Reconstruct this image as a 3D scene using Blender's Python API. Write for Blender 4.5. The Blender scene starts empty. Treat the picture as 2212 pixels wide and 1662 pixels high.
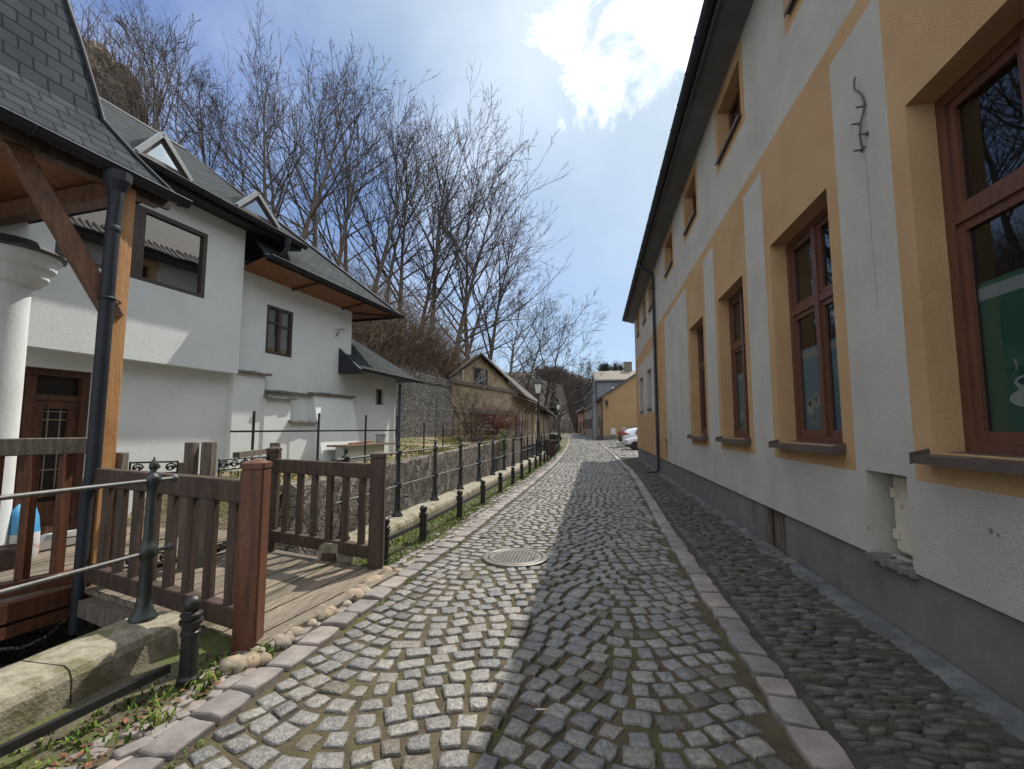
import bpy, bmesh, math, random
from mathutils import Vector, Matrix, noise
R = math.radians
S = bpy.context.scene
COL = S.collection
# ------------------------------------------------------------------ camera, sky, sun, exposure
cam_d = bpy.data.cameras.new("camera"); cam = bpy.data.objects.new("camera", cam_d); COL.objects.link(cam)
cam.location = (0, 0, 1.6)
PITCH, YAW = 5.343, 10.0
cam.rotation_euler = (R(90 + PITCH), 0, R(YAW))
cam_d.sensor_width = 36.0; cam_d.lens = 36.0 * 1005 / 2212
cam_d.clip_start = 0.05; cam_d.clip_end = 3000
S.camera = cam
SUN_EL, SUN_AZ = R(55.6), R(25.1)          # azimuth measured from +Y towards +X
sv = Vector((math.sin(SUN_AZ) * math.cos(SUN_EL), math.cos(SUN_AZ) * math.cos(SUN_EL), math.sin(SUN_EL)))
sun_d = bpy.data.lights.new("sun", 'SUN'); sun = bpy.data.objects.new("sun", sun_d); COL.objects.link(sun)
sun.rotation_euler = sv.to_track_quat('Z', 'Y').to_euler(); sun.location = (20, 60, 60)
sun_d.energy = 2.8; sun_d.angle = R(0.55); sun_d.color = (1.0, 0.94, 0.84)
world = bpy.data.worlds.new("World"); S.world = world; world.use_nodes = True
def build_world():
    nt = world.node_tree; nt.nodes.clear(); L = nt.links.new
    def N(t, **k):
        n = nt.nodes.new(t)
        for a, b in k.items(): setattr(n, a, b)
        return n
    def math_(op, a, b=None, c=None, clamp=False):
        n = N('ShaderNodeMath', operation=op, use_clamp=clamp)
        for i, q in enumerate((a, b, c)):
            if q is None: continue
            if isinstance(q, (int, float)): n.inputs[i].default_value = q
            else: L(q, n.inputs[i])
        return n.outputs[0]
    sky = N('ShaderNodeTexSky', sky_type='NISHITA'); sky.sun_disc = False
    sky.sun_elevation = SUN_EL; sky.sun_rotation = SUN_AZ
    sky.air_density = 1.0; sky.dust_density = 0.7; sky.ozone_density = 1.5
    tc = N('ShaderNodeTexCoord'); d = tc.outputs['Generated']
    def cap(direction, r0, r1):
        v = N('ShaderNodeVectorMath', operation='DOT_PRODUCT'); L(d, v.inputs[0]); v.inputs[1].default_value = Vector(direction).normalized()
        m = N('ShaderNodeMapRange', interpolation_type='SMOOTHSTEP'); L(v.outputs['Value'], m.inputs['Value'])
        m.inputs['From Min'].default_value = math.cos(R(r1)); m.inputs['From Max'].default_value = math.cos(R(r0))
        return m.outputs['Result']
    n1 = N('ShaderNodeTexNoise'); L(d, n1.inputs['Vector']); n1.inputs['Scale'].default_value = 5.5; n1.inputs['Detail'].default_value = 9; n1.inputs['Roughness'].default_value = 0.62; n1.inputs['Distortion'].default_value = 0.3
    n2 = N('ShaderNodeTexNoise'); L(d, n2.inputs['Vector']); n2.inputs['Scale'].default_value = 2.2; n2.inputs['Detail'].default_value = 5
    big = math_('MULTIPLY', cap(CLOUD_A, 1, 15), 1.06); b2 = cap(CLOUD_B, 0.5, 5.5); b3 = cap(CLOUD_C, 0.5, 5.0); b4 = math_('MULTIPLY', cap(SUN_GLARE, 1, 11), 1.5)
    m = math_('MAXIMUM', big, math_('MULTIPLY', b2, 0.62)); m = math_('MAXIMUM', m, math_('MULTIPLY', b3, 0.66)); m = math_('MAXIMUM', m, b4)
    # fill light: unseen bright cloud added overhead and behind, blue gap over valley
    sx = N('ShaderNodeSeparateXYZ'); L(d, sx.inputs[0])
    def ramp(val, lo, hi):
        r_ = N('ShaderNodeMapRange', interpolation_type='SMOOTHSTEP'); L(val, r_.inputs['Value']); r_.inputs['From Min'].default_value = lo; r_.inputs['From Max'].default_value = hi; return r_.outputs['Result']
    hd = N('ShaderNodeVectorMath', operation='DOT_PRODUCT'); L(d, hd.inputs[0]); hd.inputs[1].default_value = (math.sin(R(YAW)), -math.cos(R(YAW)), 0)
    fill_cloud = math_('MAXIMUM', ramp(sx.outputs[2], .74, .86), ramp(hd.outputs['Value'], -.5, -.3)); fill_cloud = math_('MULTIPLY', fill_cloud, 1.6); m = math_('MAXIMUM', m, fill_cloud)
    v = math_('ADD', math_('MULTIPLY', m, 0.42), math_('MULTIPLY', n1.outputs['Fac'], 1.55))
    mr = N('ShaderNodeMapRange', interpolation_type='SMOOTHSTEP'); L(v, mr.inputs['Value']); mr.inputs['From Min'].default_value = 1.03; mr.inputs['From Max'].default_value = 1.33
    veil = N('ShaderNodeMapRange', interpolation_type='SMOOTHSTEP'); L(n2.outputs['Fac'], veil.inputs['Value']); veil.inputs['From Min'].default_value = 0.42; veil.inputs['From Max'].default_value = 0.75; veil.inputs['To Max'].default_value = 0.22
    fac = math_('MAXIMUM', mr.outputs['Result'], veil.outputs['Result'])
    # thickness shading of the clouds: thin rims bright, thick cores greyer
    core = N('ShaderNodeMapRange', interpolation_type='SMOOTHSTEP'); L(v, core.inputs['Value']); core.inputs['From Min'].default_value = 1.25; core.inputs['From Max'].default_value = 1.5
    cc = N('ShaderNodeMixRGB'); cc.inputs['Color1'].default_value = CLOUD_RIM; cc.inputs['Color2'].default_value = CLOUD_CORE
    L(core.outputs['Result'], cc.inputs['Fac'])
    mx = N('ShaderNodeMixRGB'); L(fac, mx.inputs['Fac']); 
    sk = N('ShaderNodeMixRGB', blend_type='MULTIPLY'); sk.inputs[0].default_value = 1; L(sky.outputs[0], sk.inputs[1]); sk.inputs[2].default_value = SKY_TINT
    lowz = math_('SUBTRACT', 1.0, ramp(sx.outputs[2], .0, .62)); glare = cap(sv, 6, 52); hz = math_('ADD', math_('MULTIPLY', lowz, .62), math_('MULTIPLY', glare, .85), clamp=True)
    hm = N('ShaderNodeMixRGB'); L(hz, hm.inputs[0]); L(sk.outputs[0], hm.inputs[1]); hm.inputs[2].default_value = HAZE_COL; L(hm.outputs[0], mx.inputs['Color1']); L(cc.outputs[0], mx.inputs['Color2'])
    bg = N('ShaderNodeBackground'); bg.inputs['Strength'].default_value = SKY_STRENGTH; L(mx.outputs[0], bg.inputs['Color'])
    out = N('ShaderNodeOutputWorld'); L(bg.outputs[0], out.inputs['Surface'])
def skydir(px, py):
    r, u = (px - 1106) / 1005, -(py - 831) / 1005
    p, y = R(PITCH), R(YAW)
    f2 = math.cos(p) - u * math.sin(p); u2 = math.sin(p) + u * math.cos(p)
    return Vector((r * math.cos(y) - f2 * math.sin(y), r * math.sin(y) + f2 * math.cos(y), u2)).normalized()
def hit_y(px, py, Y):
    d = skydir(px, py); return Vector((d.x, d.y, d.z)) * (Y / d.y) + Vector((0, 0, 1.6))
CLOUD_A, CLOUD_B, CLOUD_C, SUN_GLARE = skydir(1370, -20), skydir(745, 5), skydir(905, 285), skydir(1500, -60)  # last direction is sun glare at the eave, painted as white cloud
HAZE_COL = (3.95, 4.7, 5.0, 1); SKY_STRENGTH = 0.10; SKY_TINT = (.38, .51, .74, 1)
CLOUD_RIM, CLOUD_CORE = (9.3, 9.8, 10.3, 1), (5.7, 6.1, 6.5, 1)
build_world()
S.view_settings.view_transform = 'Standard'; S.view_settings.look = 'None'
S.view_settings.exposure = 0.86; S.view_settings.gamma = 1.0
try: S.view_settings.use_curve_mapping = False
except Exception: pass
S.cycles.max_bounces = 6; S.cycles.diffuse_bounces = 3; S.cycles.glossy_bounces = 3; S.cycles.transmission_bounces = 4; S.cycles.transparent_max_bounces = 6
S.cycles.caustics_reflective = False; S.cycles.caustics_refractive = False
S.cycles.use_denoising = True

# ------------------------------------------------------------------ helpers
rng = random.Random(7)
class MB:
    """collects faces for ONE mesh object (world coordinates)"""
    def __init__(s): s.v = []; s.f = []; s.m = []; s.s = []
    def add(s, vs, fs, mi=0, sm=False):
        o = len(s.v); s.v.extend([tuple(p) for p in vs])
        for f in fs: s.f.append([i + o for i in f]); s.m.append(mi); s.s.append(sm)
    def quad(s, a, b, c, d, mi=0): s.add([a, b, c, d], [(0, 1, 2, 3)], mi)
    def poly(s, pts, mi=0): s.add(pts, [tuple(range(len(pts)))], mi)
    def hexa(s, p, mi=0):   # 8 points: bottom 4 ccw, top 4 ccw
        s.add(p, [(3, 2, 1, 0), (4, 5, 6, 7), (0, 1, 5, 4), (1, 2, 6, 5), (2, 3, 7, 6), (3, 0, 4, 7)], mi)
    def box(s, x0, x1, y0, y1, z0, z1, mi=0):
        s.hexa([(x0, y0, z0), (x1, y0, z0), (x1, y1, z0), (x0, y1, z0), (x0, y0, z1), (x1, y0, z1), (x1, y1, z1), (x0, y1, z1)], mi)
    def cbox(s, x0, x1, y0, y1, z0, z1, c=0.01, mi=0):  # box with chamfered vertical + top edges
        def ring(x0, x1, y0, y1, z, c): return [(x0 + c, y0, z), (x1 - c, y0, z), (x1, y0 + c, z), (x1, y1 - c, z), (x1 - c, y1, z), (x0 + c, y1, z), (x0, y1 - c, z), (x0, y0 + c, z)]
        r = [ring(x0, x1, y0, y1, z0, c), ring(x0, x1, y0, y1, z1 - c, c), ring(x0 + c, x1 - c, y0 + c, y1 - c, z1, c * .6)]
        s.rings(r, True, True, mi)
    def rings(s, rs, cap0=True, cap1=True, mi=0, sm=False, closed=True):
        n = len(rs[0]); vs = [p for r in rs for p in r]; fs = []
        for i in range(len(rs) - 1):
            for j in range(n if closed else n - 1):
                a, b = i * n + j, i * n + (j + 1) % n
                fs.append((a, b, b + n, a + n))
        s.add(vs, fs, mi, sm)
        if cap0: s.poly(list(reversed(rs[0])), mi)
        if cap1: s.poly(rs[-1], mi)
    def beam(s, a, b, w, h, mi=0, up=(0, 0, 1), c=0.0):
        a, b = Vector(a), Vector(b); d = (b - a).normalized(); up = Vector(up)
        sx = d.cross(up)
        if sx.length < 1e-4: sx = d.cross(Vector((1, 0, 0)))
        sx.normalize(); uz = sx.cross(d).normalized()
        if c > 0:
            def ring(p): return [p + sx * x + uz * z for x, z in [(-w / 2 + c, -h / 2), (w / 2 - c, -h / 2), (w / 2, -h / 2 + c), (w / 2, h / 2 - c), (w / 2 - c, h / 2), (-w / 2 + c, h / 2), (-w / 2, h / 2 - c), (-w / 2, -h / 2 + c)]]
        else:
            def ring(p): return [p + sx * x + uz * z for x, z in [(-w / 2, -h / 2), (w / 2, -h / 2), (w / 2, h / 2), (-w / 2, h / 2)]]
        s.rings([ring(a), ring(b)], True, True, mi)
    def tube(s, pts, rad, n=8, mi=0, sm=True, cap=True):
        pts = [Vector(p) for p in pts]; rs = []
        if not isinstance(rad, (list, tuple)): rad = [rad] * len(pts)
        ref = None
        for i, p in enumerate(pts):
            d = (pts[min(i + 1, len(pts) - 1)] - pts[max(i - 1, 0)])
            if d.length < 1e-9: d = Vector((0, 0, 1))
            d.normalize()
            if ref is None or abs(ref.dot(d)) > .98: ref = Vector((1, 0, 0)) if abs(d.x) < .9 else Vector((0, 1, 0))
            a = (ref - d * ref.dot(d)).normalized(); ref = a; b = d.cross(a)
            rs.append([p + (a * math.cos(2 * math.pi * k / n) + b * math.sin(2 * math.pi * k / n)) * rad[i] for k in range(n)])
        s.rings(rs, cap, cap, mi, sm)
    def lathe(s, c, prof, n=12, mi=0, sm=True, axis=None, cap0=True, cap1=True):
        c = Vector(c); rs = []
        ax = Vector(axis).normalized() if axis else Vector((0, 0, 1))
        a = ax.orthogonal().normalized(); b = ax.cross(a)
        for r, z in prof: rs.append([c + ax * z + (a * math.cos(2 * math.pi * k / n) + b * math.sin(2 * math.pi * k / n)) * r for k in range(n)])
        s.rings(rs, cap0, cap1, mi, sm)
    def build(s, name, mats, parent=None, smooth=None):
        me = bpy.data.meshes.new(name)
        org = parent_origin(parent)
        me.from_pydata([(p[0] - org[0], p[1] - org[1], p[2] - org[2]) for p in s.v], [], s.f)
        if not isinstance(mats, (list, tuple)): mats = [mats]
        for m in mats: me.materials.append(m)
        me.polygons.foreach_set('material_index', s.m)
        me.polygons.foreach_set('use_smooth', s.s if smooth is None else [smooth] * len(s.f))
        me.update()
        o = bpy.data.objects.new(name, me); COL.objects.link(o)
        if parent is not None: o.parent = parent
        return o
def parent_origin(p):
    o = Vector((0, 0, 0))
    while p is not None: o += p.location; p = p.parent
    return o
def tag(o, label=None, cat=None, group=None, kind=None):
    if label: o['label'] = label
    if cat: o['category'] = cat
    if group: o['group'] = group
    if kind: o['kind'] = kind
    return o
def thing(name, loc, label, cat, group=None):
    o = bpy.data.objects.new(name, None); COL.objects.link(o); o.location = loc; o.empty_display_size = 0.2
    return tag(o, label, cat, group)
def dup(root, loc, label=None, rotz=0.0, scale=None):
    def cp(o, par):
        c = o.copy(); COL.objects.link(c)
        if par is not None: c.parent = par
        for ch in kids.get(o.name, []): cp(ch, c)
        return c
    kids = {}
    def walk(o):
        kids[o.name] = list(o.children)
        for ch in o.children: walk(ch)
    walk(root)
    r = cp(root, None); r.location = loc; r.rotation_euler = (0, 0, rotz)
    if scale: r.scale = scale
    if label: r['label'] = label
    return r
def lerp_tab(tab, x):
    if x <= tab[0][0]: return tab[0][1]
    for (a, b), (c, d) in zip(tab, tab[1:]):
        if x <= c:
            k = (x - a) / (c - a); return b + (d - b) * k
    return tab[-1][1]
# ------------------------------------------------------------------ materials
MATS = {}
def mat(name, stops, scale=4.0, detail=6, rough=0.8, bump=0.0, bscale=None, stretch=(1, 1, 1), metallic=0.0, spec=0.5, island=0.0, island_cols=None, kind='noise', fine=0.0, fscale=60, coat=0.0, bdist=0.02, stain=None):
    if name in MATS: return MATS[name]
    m = bpy.data.materials.new(name); m.use_nodes = True; nt = m.node_tree; nt.nodes.clear(); L = nt.links.new
    def N(t, **k):
        n = nt.nodes.new(t)
        for a, b in k.items(): setattr(n, a, b)
        return n
    out = N('ShaderNodeOutputMaterial'); p = N('ShaderNodeBsdfPrincipled'); L(p.outputs[0], out.inputs[0])
    tc = N('ShaderNodeTexCoord'); mp = N('ShaderNodeMapping'); mp.inputs['Scale'].default_value = stretch; L(tc.outputs['Object'], mp.inputs['Vector'])
    vec = mp.outputs[0]
    if kind == 'voronoi':
        t = N('ShaderNodeTexVoronoi'); t.inputs['Scale'].default_value = scale; L(vec, t.inputs['Vector']); fac = t.outputs['Color']
        sp = N('ShaderNodeSeparateColor'); L(fac, sp.inputs[0]); fac = sp.outputs[0]
    else:
        t = N('ShaderNodeTexNoise'); t.inputs['Scale'].default_value = scale; t.inputs['Detail'].default_value = detail; t.inputs['Roughness'].default_value = .6; L(vec, t.inputs['Vector']); fac = t.outputs['Fac']
    rp = N('ShaderNodeValToRGB'); L(fac, rp.inputs[0]); el = rp.color_ramp.elements
    n = len(stops)
    for i, c in enumerate(stops):
        pos = (.32 + .36 * i / max(1, n - 1)) if kind == 'noise' else i / max(1, n - 1)
        e = el[i] if i < 2 else el.new(pos)
        e.position = pos; e.color = (*c, 1)
    if n == 1: el[1].color = (*stops[0], 1); el[1].position = .68
    col = rp.outputs[0]
    if island_cols:
        g = N('ShaderNodeNewGeometry'); r2 = N('ShaderNodeValToRGB'); L(g.outputs['Random Per Island'], r2.inputs[0]); r2.color_ramp.interpolation = 'CONSTANT'
        e2 = r2.color_ramp.elements
        for i, (c, pos) in enumerate(island_cols):
            e = e2[i] if i < 2 else e2.new(pos)
            e.position = pos; e.color = (*c, 1)
        mx = N('ShaderNodeMixRGB', blend_type='MULTIPLY'); mx.inputs[0].default_value = 1; L(col, mx.inputs[1]); L(r2.outputs[0], mx.inputs[2]); col = mx.outputs[0]
    if fine > 0:
        t3 = N('ShaderNodeTexNoise'); t3.inputs['Scale'].default_value = fscale; t3.inputs['Detail'].default_value = 4; L(tc.outputs['Object'], t3.inputs['Vector'])
        mr = N('ShaderNodeMapRange'); L(t3.outputs['Fac'], mr.inputs['Value']); mr.inputs['From Min'].default_value = .3; mr.inputs['From Max'].default_value = .7; mr.inputs['To Min'].default_value = 1 - fine; mr.inputs['To Max'].default_value = 1 + fine
        mx = N('ShaderNodeMixRGB', blend_type='MULTIPLY'); mx.inputs[0].default_value = 1; L(col, mx.inputs[1]); L(mr.outputs[0], mx.inputs[2]); col = mx.outputs[0]
    if stain:   # (colour, scale, threshold, softness, amount)
        sc, ss, st, sf, sa = stain
        t4 = N('ShaderNodeTexNoise'); t4.inputs['Scale'].default_value = ss; t4.inputs['Detail'].default_value = 7; t4.inputs['Roughness'].default_value = .65; L(tc.outputs['Object'], t4.inputs['Vector'])
        mr = N('ShaderNodeMapRange', interpolation_type='SMOOTHSTEP'); L(t4.outputs['Fac'], mr.inputs['Value']); mr.inputs['From Min'].default_value = st; mr.inputs['From Max'].default_value = st + sf; mr.inputs['To Max'].default_value = sa
        mx = N('ShaderNodeMixRGB'); L(mr.outputs[0], mx.inputs[0]); L(col, mx.inputs[1]); mx.inputs[2].default_value = (*sc, 1); col = mx.outputs[0]
    L(col, p.inputs['Base Color'])
    p.inputs['Roughness'].default_value = rough; p.inputs['Metallic'].default_value = metallic; p.inputs['Specular IOR Level'].default_value = spec
    if coat: p.inputs['Coat Weight'].default_value = coat; p.inputs['Coat Roughness'].default_value = .05
    if bump > 0:
        tb = N('ShaderNodeTexNoise'); tb.inputs['Scale'].default_value = bscale or scale * 4; tb.inputs['Detail'].default_value = 5; L(vec, tb.inputs['Vector'])
        b = N('ShaderNodeBump'); b.inputs['Strength'].default_value = bump; b.inputs['Distance'].default_value = bdist; L(tb.outputs['Fac'], b.inputs['Height']); L(b.outputs[0], p.inputs['Normal'])
    MATS[name] = m; return m
def stone_mat(name, cols, scale, stretch=(1, 1, 1), mortar=(.12, .11, .1), width=.06, moss=None, rough=.9):
    m = bpy.data.materials.new(name); m.use_nodes = True; nt = m.node_tree; nt.nodes.clear(); L = nt.links.new
    def N(t, **k):
        n = nt.nodes.new(t)
        for a, b in k.items(): setattr(n, a, b)
        return n
    out = N('ShaderNodeOutputMaterial'); p = N('ShaderNodeBsdfPrincipled'); L(p.outputs[0], out.inputs[0]); p.inputs['Roughness'].default_value = rough; p.inputs['Specular IOR Level'].default_value = .25
    tc = N('ShaderNodeTexCoord'); mp = N('ShaderNodeMapping'); mp.inputs['Scale'].default_value = stretch; L(tc.outputs['Object'], mp.inputs['Vector'])
    nz = N('ShaderNodeTexNoise'); nz.inputs['Scale'].default_value = scale * .8; nz.inputs['Detail'].default_value = 3; L(mp.outputs[0], nz.inputs['Vector'])
    ad = N('ShaderNodeVectorMath', operation='MULTIPLY_ADD'); L(nz.outputs['Color'], ad.inputs[0]); ad.inputs[1].default_value = (.35 / scale,) * 3; L(mp.outputs[0], ad.inputs[2])
    v1 = N('ShaderNodeTexVoronoi'); v1.inputs['Scale'].default_value = scale; L(ad.outputs[0], v1.inputs['Vector'])
    v2 = N('ShaderNodeTexVoronoi', feature='DISTANCE_TO_EDGE'); v2.inputs['Scale'].default_value = scale; L(ad.outputs[0], v2.inputs['Vector'])
    sp = N('ShaderNodeSeparateColor'); L(v1.outputs['Color'], sp.inputs[0])
    rp = N('ShaderNodeValToRGB'); L(sp.outputs[0], rp.inputs[0]); el = rp.color_ramp.elements
    for i, c in enumerate(cols):
        pos = i / (len(cols) - 1); e = el[i] if i < 2 else el.new(pos); e.position = pos; e.color = (*c, 1)
    n3 = N('ShaderNodeTexNoise'); n3.inputs['Scale'].default_value = 22; n3.inputs['Detail'].default_value = 6; L(tc.outputs['Object'], n3.inputs['Vector'])
    mr = N('ShaderNodeMapRange'); L(n3.outputs['Fac'], mr.inputs['Value']); mr.inputs['From Min'].default_value = .3; mr.inputs['From Max'].default_value = .7; mr.inputs['To Min'].default_value = .6; mr.inputs['To Max'].default_value = 1.35
    mx = N('ShaderNodeMixRGB', blend_type='MULTIPLY'); mx.inputs[0].default_value = 1; L(rp.outputs[0], mx.inputs[1]); L(mr.outputs[0], mx.inputs[2])
    ed = N('ShaderNodeMapRange', interpolation_type='SMOOTHSTEP'); L(v2.outputs['Distance'], ed.inputs['Value']); ed.inputs['From Max'].default_value = width
    mo = N('ShaderNodeMixRGB'); L(ed.outputs[0], mo.inputs[0]); mo.inputs[1].default_value = (*mortar, 1); L(mx.outputs[0], mo.inputs[2]); col = mo.outputs[0]
    if moss:
        n4 = N('ShaderNodeTexNoise'); n4.inputs['Scale'].default_value = 1.7; n4.inputs['Detail'].default_value = 8; n4.inputs['Roughness'].default_value = .7; L(tc.outputs['Object'], n4.inputs['Vector'])
        m4 = N('ShaderNodeMapRange', interpolation_type='SMOOTHSTEP'); L(n4.outputs['Fac'], m4.inputs['Value']); m4.inputs['From Min'].default_value = .52; m4.inputs['From Max'].default_value = .7; m4.inputs['To Max'].default_value = .75
        mm = N('ShaderNodeMixRGB'); L(m4.outputs[0], mm.inputs[0]); L(col, mm.inputs[1]); mm.inputs[2].default_value = (*moss, 1); col = mm.outputs[0]
    L(col, p.inputs['Base Color'])
    hm = N('ShaderNodeMath', operation='ADD'); L(ed.outputs[0], hm.inputs[0]); h2 = N('ShaderNodeMath', operation='MULTIPLY'); L(n3.outputs['Fac'], h2.inputs[0]); h2.inputs[1].default_value = .6; L(h2.outputs[0], hm.inputs[1])
    h3 = N('ShaderNodeMath', operation='MULTIPLY_ADD'); L(sp.outputs[1], h3.inputs[0]); h3.inputs[1].default_value = .8; L(hm.outputs[0], h3.inputs[2])
    b = N('ShaderNodeBump'); b.inputs['Strength'].default_value = .9; b.inputs['Distance'].default_value = .05; L(h3.outputs[0], b.inputs['Height']); L(b.outputs[0], p.inputs['Normal'])
    return m
def slate_mat(name, base, course=.16, tdir=(0, 1, 0), wid=.4, dark=.35):
    """slates laid in courses: rows follow height, joints follow the wall direction"""
    m = bpy.data.materials.new(name); m.use_nodes = True; nt = m.node_tree; nt.nodes.clear(); L = nt.links.new
    def N(t, **k):
        n = nt.nodes.new(t)
        for a, b in k.items(): setattr(n, a, b)
        return n
    out = N('ShaderNodeOutputMaterial'); p = N('ShaderNodeBsdfPrincipled'); L(p.outputs[0], out.inputs[0]); p.inputs['Roughness'].default_value = .9; p.inputs['Specular IOR Level'].default_value = .04
    uv = N('ShaderNodeUVMap')
    bk = N('ShaderNodeTexBrick'); L(uv.outputs[0], bk.inputs['Vector']); bk.offset = .5
    bk.inputs['Color1'].default_value = (*base, 1); bk.inputs['Color2'].default_value = (*[c * 1.35 for c in base], 1); bk.inputs['Mortar'].default_value = (*[c * dark for c in base], 1)
    bk.inputs['Scale'].default_value = 1; bk.inputs['Mortar Size'].default_value = .012; bk.inputs['Brick Width'].default_value = wid; bk.inputs['Row Height'].default_value = course; bk.inputs['Mortar Smooth'].default_value = .2
    tc = N('ShaderNodeTexCoord'); nz = N('ShaderNodeTexNoise'); nz.inputs['Scale'].default_value = 3; nz.inputs['Detail'].default_value = 8; L(tc.outputs['Object'], nz.inputs['Vector'])
    mr = N('ShaderNodeMapRange'); L(nz.outputs['Fac'], mr.inputs['Value']); mr.inputs['To Min'].default_value = .6; mr.inputs['To Max'].default_value = 1.4
    mx = N('ShaderNodeMixRGB', blend_type='MULTIPLY'); mx.inputs[0].default_value = 1; L(bk.outputs['Color'], mx.inputs[1]); L(mr.outputs[0], mx.inputs[2]); L(mx.outputs[0], p.inputs['Base Color'])
    # each course tilts out at its lower edge
    sx = N('ShaderNodeSeparateXYZ'); L(uv.outputs[0], sx.inputs[0]); dv = N('ShaderNodeMath', operation='DIVIDE'); L(sx.outputs[1], dv.inputs[0]); dv.inputs[1].default_value = course
    fr = N('ShaderNodeMath', operation='FRACT'); L(dv.outputs[0], fr.inputs[0]); iv = N('ShaderNodeMath', operation='SUBTRACT'); iv.inputs[0].default_value = 1; L(fr.outputs[0], iv.inputs[1])
    b = N('ShaderNodeBump'); b.inputs['Strength'].default_value = .8; b.inputs['Distance'].default_value = .02; L(iv.outputs[0], b.inputs['Height']); L(b.outputs[0], p.inputs['Normal'])
    return m
def glass_mat(name, tint=(.02, .025, .03), refl=.22):
    m = bpy.data.materials.new(name); m.use_nodes = True; nt = m.node_tree; nt.nodes.clear(); L = nt.links.new
    def N(t): return nt.nodes.new(t)
    out = N('ShaderNodeOutputMaterial'); d = N('ShaderNodeBsdfTransparent'); d.inputs[0].default_value = (*tint, 1); g = N('ShaderNodeBsdfGlossy'); g.inputs['Roughness'].default_value = .015; g.inputs['Color'].default_value = (.85, .92, .95, 1)
    lw = N('ShaderNodeFresnel'); lw.inputs['IOR'].default_value = 1.5
    ma = N('ShaderNodeMath'); ma.operation = 'MULTIPLY_ADD'; L(lw.outputs[0], ma.inputs[0]); ma.inputs[1].default_value = 1.0; ma.inputs[2].default_value = refl; ma.use_clamp = True
    tc = N('ShaderNodeTexCoord'); nz = N('ShaderNodeTexNoise'); nz.inputs['Scale'].default_value = 1.5; nz.inputs['Detail'].default_value = 1; L(tc.outputs['Object'], nz.inputs['Vector'])
    b = N('ShaderNodeBump'); b.inputs['Strength'].default_value = .05; b.inputs['Distance'].default_value = .05; L(nz.outputs['Fac'], b.inputs['Height']); L(b.outputs[0], g.inputs['Normal'])
    mx = N('ShaderNodeMixShader'); L(ma.outputs[0], mx.inputs[0]); L(d.outputs[0], mx.inputs[1]); L(g.outputs[0], mx.inputs[2]); L(mx.outputs[0], out.inputs[0])
    return m
M_granite = mat('granite_cobble', [(.13, .127, .12), (.205, .2, .19), (.30, .292, .275)], scale=30, detail=9, rough=.5, bump=.9, bscale=60, bdist=.014, fine=.42, fscale=170, spec=.55,
                island_cols=[((.72, .72, .74), 0), ((1, .98, .96), .14), ((.86, .85, .85), .4), ((1.12, 1.08, 1.02), .6), ((.62, .55, .46), .8), ((.95, .88, .82), .86), ((.5, .46, .42), .96)])
M_porph = mat('reddish_kerb_stone', [(.165, .148, .138), (.225, .2, .188), (.28, .252, .238)], scale=6, rough=.6, bump=.35, bscale=40, bdist=.01, fine=.14, fscale=120, spec=.45, island_cols=[((.85, .85, .87), 0), ((1, 1, 1), .35), ((1.15, 1.1, 1.06), .7)])
M_bed = mat('mossy_joint_dirt', [(.035, .028, .018), (.072, .055, .032), (.10, .08, .046)], scale=5, detail=9, rough=.95, bump=.8, bscale=60, bdist=.015, fine=.3, fscale=90, stain=((.075, .072, .02), 2.2, .48, .14, .8))
M_river = mat('river_cobble', [(.045, .042, .037), (.08, .074, .066), (.125, .116, .104)], scale=9, rough=.7, bump=.3, bscale=50, bdist=.008, fine=.2, fscale=110, island_cols=[((.7, .7, .72), 0), ((1, 1, 1), .3), ((1.25, 1.2, 1.12), .7), ((.85, .75, .62), .9)])
M_sidebed = mat('dark_mossy_bed', [(.028, .026, .022), (.055, .05, .042), (.085, .078, .066)], scale=4, detail=9, rough=.95, bump=.8, bscale=45, bdist=.02, fine=.3, fscale=80, stain=((.035, .045, .016), 2.5, .5, .15, .8))
M_mortar = mat('pale_mortar_fillet', [(.05, .05, .05), (.095, .096, .097), (.15, .15, .15)], scale=3.5, detail=9, rough=.9, bump=.7, bscale=18, bdist=.03, fine=.15)
M_grey = mat('grey_roughcast', [(.435, .412, .375), (.485, .46, .422), (.525, .5, .46)], scale=1.3, rough=.95, bump=1.0, bscale=85, bdist=.018, fine=.16, fscale=120, spec=.2, stain=((.27, .26, .235), 38, .66, .06, .55))
M_ochre = mat('ochre_roughcast', [(.41, .255, .13), (.46, .295, .158), (.50, .325, .178)], scale=1.1, rough=.95, bump=.9, bscale=90, bdist=.012, fine=.1, fscale=120, spec=.2)
M_plinth = mat('plinth_cement', [(.11, .106, .098), (.145, .14, .13), (.175, .17, .158)], scale=1.8, detail=9, rough=.9, bump=.4, bscale=16, bdist=.01, fine=.08, stain=((.085, .082, .075), 1.4, .55, .15, .6))
M_white = mat('white_lime_plaster', [(.67, .705, .705), (.715, .75, .75), (.74, .77, .77)], scale=1.6, detail=7, rough=.9, bump=.35, bscale=26, bdist=.008, fine=.03, fscale=40, spec=.2, stain=((.6, .6, .55), .9, .55, .2, .5))
M_mahog = mat('mahogany_frame', [(.085, .034, .022), (.125, .05, .031)], scale=3, stretch=(8, 8, 1), rough=.42, fine=.15)
M_dkframe = mat('dark_brown_frame', [(.045, .032, .027), (.07, .052, .044)], scale=3, stretch=(6, 6, 1), rough=.5, fine=.12)
M_sill = mat('brown_metal_sill', [(.07, .052, .048), (.09, .068, .062)], scale=5, rough=.4, fine=.1, stain=((.14, .13, .12), 9, .6, .1, .4))
M_gutter = mat('slate_blue_metal', [(.02, .023, .03), (.03, .034, .043)], scale=2, rough=.55, spec=.3, fine=.1)
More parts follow.
